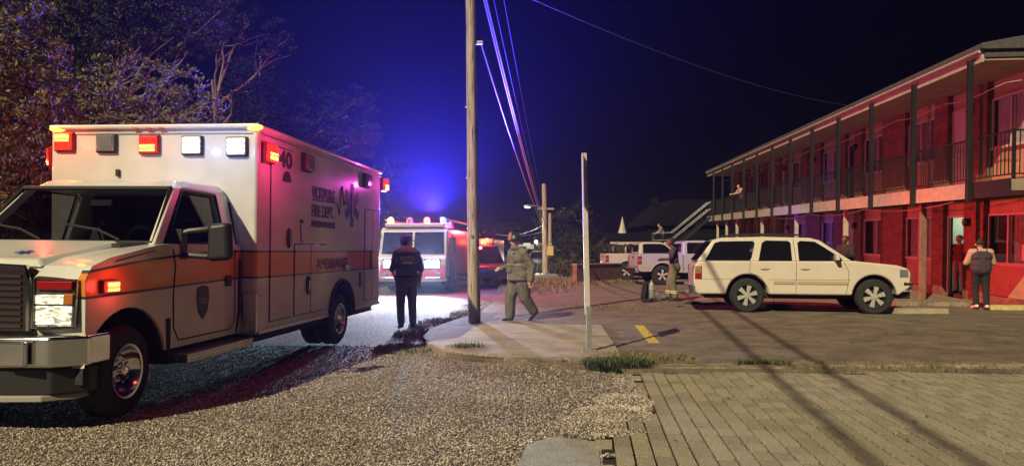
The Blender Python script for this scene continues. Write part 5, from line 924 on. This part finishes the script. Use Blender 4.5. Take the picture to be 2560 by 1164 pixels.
def eyes(o, hd, look=0.):
    fw = Vector((math.cos(look), math.sin(look), 0)); sd = Vector((-fw.y, fw.x, 0)); m = MB()
    for s in (1, -1): m.ell(Vector(hd) + fw * .082 + sd * s * .032 + Vector((0, 0, .012)), (.01, .012, .007), 8, 5)
    m.ell(Vector(hd) + fw * .084 - Vector((0, 0, .05)), (.008, .022, .006), 8, 5); m.build('face_features', mat('dark_face_features', (.04, .02, .018), .5), o)
# uniformed person, back to the camera, face turned right
l = R(-75)
o, J = person('person in dark navy uniform and cap standing by the rear of the ambulance', G(1016, 823), R(105), [navy, navy2, skin_p, boot], dict(elL=(.04, .27, 1.14), wrL=(.2, .2, 1.0), elR=(-.04, -.27, 1.14), wrR=(.05, -.25, .9), knL=(.0, .11, .5), knR=(0, -.11, .5), anL=(-.03, .1, .1), anR=(-.03, -.12, .1), hd=(.05, -.01, 1.62)), 1.18, 1.22, .99, True, look=R(-80))
eyes(o, J['hd'], R(-80)); hair(o, J['hd'] - Vector((0, 0, .02)), R(-80))
fw = Vector((math.cos(R(-80)), math.sin(R(-80)), 0)); hd = J['hd']; m = MB(); m.lathe([(.112, .04), (.115, .07), (.1, .12), (.06, .145), (.005, .15)], hd - fw * .01, 'z', 18); bc = hd + fw * .14 + Vector((0, 0, .05)); m.ell(bc, (.085, .085, .012), 14, 6); m.build('cap', mat('navy_cap', (.14, .14, .25), .8), o)
m = MB(); m.tube([(.02 + .1 * math.cos(q) - .04, .16 * math.sin(q), 1.475 - .03 * math.cos(q)) for q in np.linspace(.6, 5.68, 16)], .05, 8); m.build('collar', hiviz, o)
bp1 = MB().hexa([(-.165, -.13, 1.3), (-.158, -.13, 1.3), (-.158, .13, 1.3), (-.165, .13, 1.3), (-.158, -.13, 1.375), (-.15, -.13, 1.375), (-.15, .13, 1.375), (-.158, .13, 1.375)]).build('back_patch', refl_g, o, smooth=False)
text('FIRE', bp1, (-.168, .1, 1.315), (0, -1, 0), (.08, 0, 1), .04, .2, decal); MB().box(-.163, -.156, -.1, .1, 1.235, 1.275).build('back_patch', refl_g, o, smooth=False)
MB().tube([(.15 * math.cos(q) * 1.02, .21 * math.sin(q), 1.0) for q in np.linspace(0, 6.283, 25)], .018, 6).build('belt', black_c, o)
# firefighter striding left, turnout coat and helmet
o, J = person('firefighter in tan turnout coat, trousers and helmet striding past the utility pole', G(1298, 806), R(212), [turn, turn_d, skin_p, boot], dict(pel=(0, 0, .96), ch=(.04, 0, 1.33), nk=(.06, 0, 1.5), hd=(.1, 0, 1.64), shL=(.03, .21, 1.42), shR=(.03, -.21, 1.42), elL=(-.12, .3, 1.14), wrL=(-.08, .3, .88), elR=(.0, -.3, 1.14), wrR=(.26, -.26, 1.1), knL=(-.06, .12, .52), anL=(-.3, .12, .2), toL=(-.16, .14, .06), knR=(.14, -.12, .52), anR=(.14, -.13, .1), toR=(.3, -.14, .05)), 1.55, 1.75, 1.0, False)
eyes(o, J['hd']); hd = J['hd']; hm = MB().lathe([(.135, .03), (.15, .045), (.13, .06), (.125, .1), (.1, .15), (.05, .185), (.005, .19)], hd, 'z', 20).build('helmet', mat('soot_black_helmet', (.03, .028, .024), .4, var=.4, vs=20), o)
MB().ell(hd + Vector((-.07, 0, .04)), (.16, .13, .018), 16, 6).build('helmet_brim', dark, hm); MB().hexa([(hd.x + .1, -.05, hd.z + .06), (hd.x + .15, -.05, hd.z + .05), (hd.x + .15, .05, hd.z + .05), (hd.x + .1, .05, hd.z + .06), (hd.x + .1, -.045, hd.z + .19), (hd.x + .12, -.045, hd.z + .19), (hd.x + .12, .045, hd.z + .19), (hd.x + .1, .045, hd.z + .19)]).build('helmet_shield', mat('pink_leather_shield', (.5, .15, .12), .5), hm, bevel=.008)
m = MB(); m.lathe([(.2, .0), (.215, .02), (.205, .14)], (.02, 0, .86), 'z', 20); m.build('coat_skirt', turn, o).scale = (1, 1.28, 1)
MB().box(.16, .21, .03, .13, 1.2, 1.36).build('chest_pocket', turn_d, o, bevel=.02); MB().box(.18, .22, -.16, .02, 1.02, 1.16).build('coat_pocket', turn, o, bevel=.03); MB().box(.17, .2, .06, .12, 1.25, 1.42).build('radio', dark, o, bevel=.01)
MB().tube([(.02 + .19 * math.cos(q), .23 * math.sin(q), 1.18) for q in np.linspace(0, 6.283, 25)], .022, 6).build('coat_band', mat('dull_coat_band', (.2, .18, .1), .6), o); MB().tube([(.02 + .12 * math.cos(q), .14 * math.sin(q), 1.52) for q in np.linspace(0, 6.283, 20)], .04, 8).build('coat_collar', turn_d, o)
# navy shirt person with turnout trousers
o, J = person('person in navy shirt and tan bunker trousers standing behind the white wagon', G(1686, 752, .05), R(165), [mat('dark_navy_shirt', (.025, .03, .055), .85, var=.2), turn, skin_d, boot], dict(ch=(.03, 0, 1.33), nk=(.05, 0, 1.5), hd=(.1, 0, 1.62), elL=(.08, .26, 1.16), wrL=(.3, .14, 1.16), elR=(.08, -.26, 1.16), wrR=(.3, -.12, 1.14), knL=(.05, .15, .52), anL=(-.04, .16, .1), knR=(.14, -.14, .52), anR=(.16, -.16, .1)), 1.12, 1.3, 1.02, True)
eyes(o, J['hd']); hair(o, J['hd'] - Vector((0, 0, .0)))
for an, kn in ((J['anL'], J['knL']), (J['anR'], J['knR'])):
    for u in (.3, .42): p = an.lerp(kn, u); MB().tube([(p.x + .092 * math.cos(q), p.y + .092 * math.sin(q), p.z) for q in np.linspace(0, 6.283, 16)], .014, 6).build('reflective_band', refl, o)
# person on the stair landing
o, J = person('person in grey shirt leaning forward on the stair landing beyond the pickups', mp(48.2, 4.9, .86), R(185), [grey_c, black_c, skin_p, boot], dict(ch=(.12, 0, 1.3), nk=(.2, 0, 1.45), hd=(.27, 0, 1.56), shL=(.15, .185, 1.4), shR=(.15, -.185, 1.4), elL=(.25, .24, 1.15), wrL=(.42, .2, 1.05), elR=(.25, -.24, 1.15), wrR=(.42, -.2, 1.05)), 1.1, 1., 1., True)
hair(o, J['hd'])
# person behind the wagon
o, J = person('person in black jacket standing behind the hood of the white wagon', G(2114, 746, .05), R(215), [black_c, black_c, skin_d, boot], dict(elL=(.1, .26, 1.18), wrL=(.32, .16, 1.2), elR=(.06, -.28, 1.14), wrR=(.25, -.2, 1.05)), 1.3, 1.1, 1.06, False)
hair(o, J['hd']); eyes(o, J['hd'])
# person in patterned top by the window
o, J = person('person in dark strappy top and black trousers standing outside the ground floor window', G(2452, 773, .05), R(75), [maroon, black_c, skin_p, white_s], dict(ch=(.0, 0, 1.28), nk=(.02, 0, 1.44), hd=(.07, 0, 1.56), shL=(0, .19, 1.38), shR=(0, -.19, 1.38), elL=(.06, .29, 1.12), wrL=(.27, .2, 1.12), elR=(.06, -.29, 1.12), wrR=(.24, -.15, 1.14), knL=(.05, .1, .5), anL=(.0, .1, .1), knR=(-.04, -.09, .5), anR=(-.1, -.09, .1)), 1.35, 1.12, 1.0, True, bare=2)
hair(o, J['hd']); MB().ell(J['hd'] + Vector((-.04, 0, .12)), .05).build('hair_bun', hair_m, o)
for s in (1, -1): MB().tube([(-.15, s * .09, 1.33), (-.06, s * .1, 1.475), (.1, s * .09, 1.4)], .014, 6).build('strap', maroon, o)
# person in the open doorway, person on the balcony
o, J = person('person in red shirt and dark trousers just inside the open motel door', mp(20.75 * k_, -.42, .03), R(200), [red_c, grey_c, skin_p, boot], {}, 1.15, 1.1, 1., True); hair(o, J['hd'])
o, J = person('person in pink shirt leaning on the upper balcony rail near its far end', mp(41.0 * k_, 1.15, 3.13), R(190), [pink_c, black_c, skin_p, boot], dict(ch=(.08, 0, 1.3), nk=(.14, 0, 1.46), hd=(.2, 0, 1.58), shL=(.1, .185, 1.4), shR=(.1, -.185, 1.4), elL=(.25, .24, 1.18), wrL=(.42, .12, 1.12), elR=(.25, -.24, 1.18), wrR=(.5, -.22, 1.12)), 1.2, 1., .98, True); hair(o, J['hd'])
# ---------------------------------------------------------------- gear on the ground
t = thing('air_pack', 'breathing air pack with upright cylinder standing on the asphalt', 'air pack', G(1622, 754, .05), R(20))
MB().lathe([(.02, .03), (.075, .06), (.085, .12), (.085, .46), (.06, .53), (.03, .55), (.03, .6), (.005, .61)], (.08, -.02, 0), 'z', 18).build('cylinder', mat('grey_cylinder', (.3, .31, .28), .35, .3, var=.3), t); MB().tube([(.08 + .088 * math.cos(q), -.02 + .088 * math.sin(q), .36) for q in np.linspace(0, 6.283, 16)], .012, 6).build('cylinder_band', refl_g, t)
MB().hexa([(-.16, .06, 0), (.16, .06, 0), (.16, .14, 0), (-.16, .14, 0), (-.12, .08, .55), (.12, .08, .55), (.12, .13, .58), (-.12, .13, .58)]).build('back_frame', dark, t, bevel=.03)
for s in (-.13, -.24): MB().tube([(s * .4, .02, .55), (s, -.08, .45), (s - .06, -.12, .2), (s, -.05, .03)], .022, 6).build('shoulder_strap', black_c, t)
MB().tube([(.05, -.1, .08), (-.1, -.18, .04), (-.24, -.1, .06), (-.2, .05, .1)], .05, 8).build('waist_belt', black_c, t)
def heap(label, cat, name, loc, rx, ry, h, m_, n=9):
    m = MB()
    for k in range(n): q = random.uniform(0, 6.283); r = random.random() ** .5; m.ell((rx * r * math.cos(q), ry * r * math.sin(q), h * .3 * (1 - r)), (rx * .4, ry * .4, h * random.uniform(.35, .7)), 10, 6)
    o = m.build(name, m_, None, loc); rm = o.modifiers.new('r', 'REMESH'); rm.mode = 'VOXEL'; rm.voxel_size = .02; return tag(o, label, cat)
heap('crumpled dark turnout coat lying beside the air pack', 'coat', 'turnout_coat', G(1650, 748, .05), .35, .25, .25, turn_d); heap('dark gear bag lying by the rear wheel of the white wagon', 'bag', 'gear_bag', G(1765, 760, .05), .45, .25, .1, black_c); heap('flat dark rag on the asphalt below the gear bag', 'rag', 'rag', G(1702, 766, .05), .16, .1, .03, black_c, 5)
# ---------------------------------------------------------------- trees
bark = mat('grey_bark', (.2, .16, .12), .9, var=.3, vs=12, bump=.8, bs=25)
leaf_a = mat_leaf('olive_leaf', (.07, .075, .028), (.22, .185, .085)); leaf_b = mat_leaf('falloff_dark_leaf', (.016, .019, .011), (.045, .045, .028)); leaf_c = mat_leaf('falloff_dim_leaf', (.007, .008, .007), (.02, .019, .017)); leaf_d = mat_leaf('bush_leaf', (.04, .045, .02), (.12, .11, .055))  # dark and dim leaves: lamp falloff with distance is put into their colour
def leaves(name, cl, per, size, m, parent):
    """cl: list of (x, y, z, rx, ry, rz) clumps; leaves hang mostly on the outside of each clump"""
    V = []
    for (x, y, z, rx, ry, rz_) in cl:
        n = max(40, int(2 * per * (rx * ry * rz_) ** (2 / 3.) / .5)); K = max(10, int(n / 26)); d = rng.normal(size=(K, 3)); d /= np.linalg.norm(d, axis=1)[:, None]; r = rng.uniform(.25, 1.0, K) ** .5
        C = d * r[:, None] * (1 + .25 * np.sin(3 * d[:, :1] + 5 * d[:, 1:2] + 7 * d[:, 2:3])); ix = rng.integers(0, K, n)   # leafy twig ends, leaves gathered round each
        V.append(np.array([x, y, z]) + (C[ix] + rng.normal(0, .11, (n, 3)) * np.array([1.2, 1.2, .7])) * np.array([rx, ry, rz_]))
    P = np.concatenate(V); n = len(P); Rm = rots(n); s = rng.uniform(size * .6, size * 1.3, n)[:, None, None]
    base = np.array([(0, -1, 0), (.42, -.1, .08), (0, 1, 0), (-.42, -.1, .08)], float)[None] * s
    v = np.einsum('nij,nkj->nki', Rm, base) + P[:, None]
    return fast(name, v.reshape(-1, 3), np.arange(4 * n).reshape(-1, 4), m, parent)
def tree(label, loc, hgt, tr, clumps, lm, per=900, size=.07, limbs=7, name='tree', group='trees along the left side of the road', lean=(0, 0), twig=0):
    t = thing(name, label, 'tree', loc, group=group); m = MB(); top = Vector((lean[0], lean[1], hgt)); n = 8
    pts = [Vector((0, 0, -.1)).lerp(top, i / n) + Vector((random.uniform(-.1, .1), random.uniform(-.1, .1), 0)) * (i > 0) for i in range(n + 1)]
    m.tube(pts, [tr * (1 - .8 * i / n) for i in range(n + 1)], 10)
    for (x, y, z, rx, ry, rz_) in clumps:
        c = Vector((x, y, z)); b0 = pts[max(2, min(n - 1, int(n * max(.25, min(.95, (z - .35 * c.xy.length) / hgt)))))]; mid = b0.lerp(c, .5) + Vector((random.uniform(-.3, .3), random.uniform(-.3, .3), random.uniform(-.1, .4)))
        m.tube([b0, b0.lerp(mid, .5) + Vector((random.uniform(-.1, .1), 0, random.uniform(-.1, .1))), mid, c], [tr * .32, tr * .25, tr * .18, tr * .08], 6)
        for k in range(3 + twig):
            e = c + Vector((random.uniform(-1, 1) * rx, random.uniform(-1, 1) * ry, random.uniform(-1, 1) * rz_)) * .95; s0 = mid.lerp(c, random.random()); m.tube([s0, s0.lerp(e, .5) + Vector((random.uniform(-.12, .12), random.uniform(-.12, .12), random.uniform(-.12, .12))), e], [tr * .1, tr * .07, tr * .03], 5)
    m.build('trunk', bark, t); leaves('crown', clumps, per, size, lm, t); return t
def px_clumps(base, lst):
    """clumps given by where they stand in space: pixel, depth, radii"""
    return [tuple((W(px, py, D) - Vector(base))) + (rx, ry, rz_) for px, py, D, rx, ry, rz_ in lst]
b0 = Vector((-12.0, 13.5, 0))
tree('leafy tree at the far left edge, its leaves lit olive and red', b0, 4.5, .2, px_clumps(b0, [(20, 90, 13, .8, .9, .6), (90, 150, 12.6, .6, .7, .4), (30, 210, 12.6, .8, .9, .55), (130, 215, 12.8, .5, .6, .35), (60, 270, 12.4, .7, .8, .5), (-40, 150, 12, .9, .9, .8), (20, 350, 12.4, .8, .8, .6), (90, 330, 12.8, .6, .7, .4), (-60, 300, 12, .9, .9, .8), (40, 430, 13, .7, .8, .6), (140, 290, 13.2, .4, .5, .3), (0, 520, 13, .8, .8, .6), (-20, 20, 12.5, .8, .8, .6)]), leaf_a, 640, .06)
b0 = Vector((-10.2, 17.5, 0))
tree('gnarled tree behind the ambulance with bare pale branches and small leaves', b0, 5.5, .24, px_clumps(b0, [(300, 215, 16.5, .8, .8, .5), (390, 250, 16.2, .7, .8, .5), (480, 245, 16.2, .6, .7, .55), (505, 295, 16, .45, .6, .5), (250, 285, 16.6, .8, .8, .45), (420, 190, 16.8, .6, .7, .35), (350, 300, 16.3, .7, .7, .4), (200, 250, 17.2, .7, .8, .5), (440, 320, 16, .8, .7, .4), (310, 150, 17.2, .6, .7, .35)]), leaf_a, 380, .055, twig=5)
b0 = Vector((-12.6, 22.0, 0))
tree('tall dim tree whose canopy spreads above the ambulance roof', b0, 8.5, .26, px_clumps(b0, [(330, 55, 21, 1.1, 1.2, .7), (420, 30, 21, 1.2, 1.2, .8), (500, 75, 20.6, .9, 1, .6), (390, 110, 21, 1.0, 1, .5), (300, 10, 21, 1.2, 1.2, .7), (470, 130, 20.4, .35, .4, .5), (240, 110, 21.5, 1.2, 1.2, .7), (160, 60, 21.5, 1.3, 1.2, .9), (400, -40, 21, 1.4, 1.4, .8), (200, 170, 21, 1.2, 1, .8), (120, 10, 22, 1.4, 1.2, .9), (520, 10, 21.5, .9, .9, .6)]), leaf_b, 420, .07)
b0 = Vector((-11.0, 30.0, 0))
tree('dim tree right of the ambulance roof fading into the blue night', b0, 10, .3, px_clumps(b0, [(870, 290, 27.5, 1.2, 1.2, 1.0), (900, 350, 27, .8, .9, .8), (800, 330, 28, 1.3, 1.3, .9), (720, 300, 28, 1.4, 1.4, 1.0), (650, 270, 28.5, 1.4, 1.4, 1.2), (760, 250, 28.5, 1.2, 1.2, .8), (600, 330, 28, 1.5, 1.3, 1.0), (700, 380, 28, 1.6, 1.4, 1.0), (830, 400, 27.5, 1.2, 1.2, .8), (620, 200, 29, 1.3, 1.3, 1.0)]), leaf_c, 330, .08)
b0 = Vector((-11.4, 26.0, 0))
tree('bare trunked tree with a forked limb behind the ambulance', b0, 8, .2, px_clumps(b0, [(560, 110, 25, .9, .9, .7), (620, 60, 25.5, 1, 1, .7), (580, 240, 25, .7, .8, .6), (545, 30, 25.5, 1.1, 1.1, .8), (690, 120, 26, .8, .8, .6)]), leaf_c, 200, .09, twig=3)
for i, (px, D, hh, lab) in enumerate(((60, 24, 8, 'dark background tree at the far left behind the leafy edge tree'), (230, 28, 9, 'dark background tree behind the gnarled tree'), (420, 31, 8, 'dark background tree low behind the ambulance roof'), (760, 38, 7.5, 'dark background tree beyond the rear of the ambulance'), (905, 44, 7, 'dark background tree behind the fire engine'))):
    g0 = W(px, HZ, D); g0.z = 0; cl = [(random.uniform(-2.4, 2.4), random.uniform(-1.5, 1.5), hh * random.uniform(.3, .95), 1.5, 1.4, 1.2) for _ in range(12)]
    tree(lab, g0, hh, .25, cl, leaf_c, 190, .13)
def bush(label, loc, rx, ry, h, lm=leaf_d, per=500, size=.06, n=10, name='bush', group='bushes beside the parking lot'):
    t = thing(name, label, 'bush', loc, group=group); cl = []
    for k in range(n): q = random.uniform(0, 6.283); r = random.random() ** .5; cl.append((rx * r * math.cos(q), ry * r * math.sin(q), h * random.uniform(.25, .8) * (1 - .4 * r), rx * .42, ry * .42, h * .3))
    m = MB()
    for c in cl: m.tube([(c[0] * .3, c[1] * .3, 0), (c[0] * .7, c[1] * .7, c[2] * .6), c[:3]], [.03, .02, .008], 5)
    m.build('stems', bark, t); leaves('foliage', cl, per, size, lm, t)
bush('red lit bush at the left end of the low brick wall', W(1425, 627, 38) * 1 - Vector((0, 0, H)), 1.1, 1, 1.6); bush('taller dark bush behind the low brick wall', W(1470, 627, 41) - Vector((0, 0, H)), 1.6, 1.2, 2.6, leaf_b); bush('tangled bush beside the porch with pale columns', W(1520, 627, 44) - Vector((0, 0, H)), 1.1, 1, 2.6); bush('scrubby bush at the foot of the far utility pole', W(1392, 627, 42) - Vector((0, 0, H)), 1.2, 1, 1.5)
bush('dark hedge mass right of the far poles', W(1405, 627, 50) - Vector((0, 0, H)), 2.2, 1.5, 3.4, leaf_b); bush('dark shrub mass left of the sign post in the distance', W(1445, 627, 56) - Vector((0, 0, H)), 2.6, 2, 3.8, leaf_c)
c = W(1400, 627, 60); cl = [(random.uniform(-2, 2), random.uniform(-1, 1), random.uniform(2, 5), 1.3, 1.2, 1.0) for _ in range(9)]; tree('rounded tree behind the far utility poles', (c.x, c.y, 0), 5, .2, cl, leaf_b, 240, .12, group='trees beyond the lot')
c = W(1300, 627, 78); cl = [(random.uniform(-4, 4), random.uniform(-1, 1), random.uniform(1.5, 4), 1.6, 1.4, 1.1) for _ in range(12)]; tree('low dark tree beyond the traffic signals at the end of the road', (c.x, c.y, 0), 4, .2, cl, leaf_c, 160, .15, group='trees beyond the lot')
# verge slope with dry grass beyond the road edge
pts = np.concatenate([gb(1400, 706, 3.5, 3.0, 4500, .05), gb(1340, 720, 1.5, 4, 1800, .03)]); grass('verge_weeds', pts, .04, .22, [dry_m], 'dry weeds on the far verge in front of the low brick wall', lean=1.4, wd=.012)
# low brick wall
c0, c1 = G(1442, 708, .05), G(1516, 704, .05); wl = thing('garden_wall', 'low brick wall left of the parked pickups', 'wall', c0, math.atan2(c1.y - c0.y, c1.x - c0.x)); Ln = (c1 - c0).length
MB().box(0, Ln + 1.2, 0, .24, -.05, .78).build('brickwork', brick_m, wl, smooth=False); MB().box(-.03, Ln + 1.23, -.03, .27, .785, .85).build('coping', conc, wl, bevel=.01)
# porch building, dark gabled house, church spire
c = W(1530, 627, 52); ph = thing('porch_building', 'low pale building with a columned porch behind the pickups', 'building', (c.x, c.y, 0), R(4)); dkw = mat('dark_siding', (.008, .008, .01), .9, var=.2, spec=.05); pw = mat('porch_paint', (.45, .4, .36), .7, var=.15, vs=2)
MB().box(0, 9, 1.6, 6, 0, 1.95).build('wall', pw, ph, smooth=False); MB().prism([(-.3, 2.2), (-.3, 2.38), (3, 2.9), (6.5, 2.3), (6.5, 2.2)], -.4, 9.4, 'x').build('roof', dkw, ph, smooth=False); MB().box(-.2, 9.2, -.25, -.2, 2.0, 2.21).build('eave_board', pw, ph, smooth=False); MB().box(-.2, 9.2, -.1, 1.6, .0, .2).build('porch_floor', conc, ph, smooth=False)
for k in range(10): MB().tube([(.1 + k * .95, 0, .2), (.1 + k * .95, 0, 2.15)], .09, 8).build('column', pw, ph)
for k in range(5): MB().box(.8 + k * 1.8, 1.7 + k * 1.8, 1.55, 1.59, .5, 1.6).build('window', g_dark, ph, smooth=False)
c = W(1720, 627, 68); dh = thing('gabled_house', 'large unlit gabled house silhouetted behind the motel stair', 'house', (c.x, c.y, 0), R(3))
MB().box(-4, 8, 0, 9, 0, 4).build('wall', dkw, dh, smooth=False); MB().prism([(-4.4, 4), (8.4, 4), (5.5, 6.6), (-1.5, 6.6)], -.4, 9.4, 'y').build('roof', dkw, dh, smooth=False)
for k in range(3): MB().box(-3 + k * 3, -2 + k * 3, -.04, -.005, 1.2, 2.8).build('window', g_dark, dh, smooth=False)
MB().box(-2.8, -2.2, 3, 3.8, 6.3, 7.0).build('chimney', dkw, dh, smooth=False)
c = W(1556, 627, 85); ch = thing('church', 'church roof with a slim pointed spire beyond the porch building', 'church', (c.x, c.y, 0)); MB().hexa([(-.9, -.9, 0), (.9, -.9, 0), (.9, .9, 0), (-.9, .9, 0), (-.75, -.75, 3), (.75, -.75, 3), (.75, .75, 3), (-.75, .75, 3)]).build('tower', pw, ch, smooth=False); MB().lathe([(.75, 3), (.4, 4.2), (.005, 5.8)], (0, 0, 0), 'z', 8).build('spire', pw, ch); MB().prism([(-1, 0), (7, 0), (7, 2), (3, 3.6), (-1, 2)], 1, 9, 'y').build('nave', dkw, ch, smooth=False)
# ---------------------------------------------------------------- haze round the whole place
hz = MB().box(-160, 160, -40, 240, -1.2, 13.5).build('haze', mat('unused', (1, 1, 1)), smooth=False); hz.data.materials.clear()
hm_ = bpy.data.materials.new('haze_air'); hm_.use_nodes = True; N = hm_.node_tree.nodes; N.remove(N['Principled BSDF']); pv_ = N.new('ShaderNodeVolumePrincipled'); pv_.inputs['Color'].default_value = (.62, .66, 1, 1); pv_.inputs['Density'].default_value = .0007; pv_.inputs['Anisotropy'].default_value = .68
hm_.node_tree.links.new(pv_.outputs[0], N['Material Output'].inputs['Volume']); hz.data.materials.append(hm_); tag(hz, 'thin night haze glowing round the emergency lights', 'haze', kind='stuff')
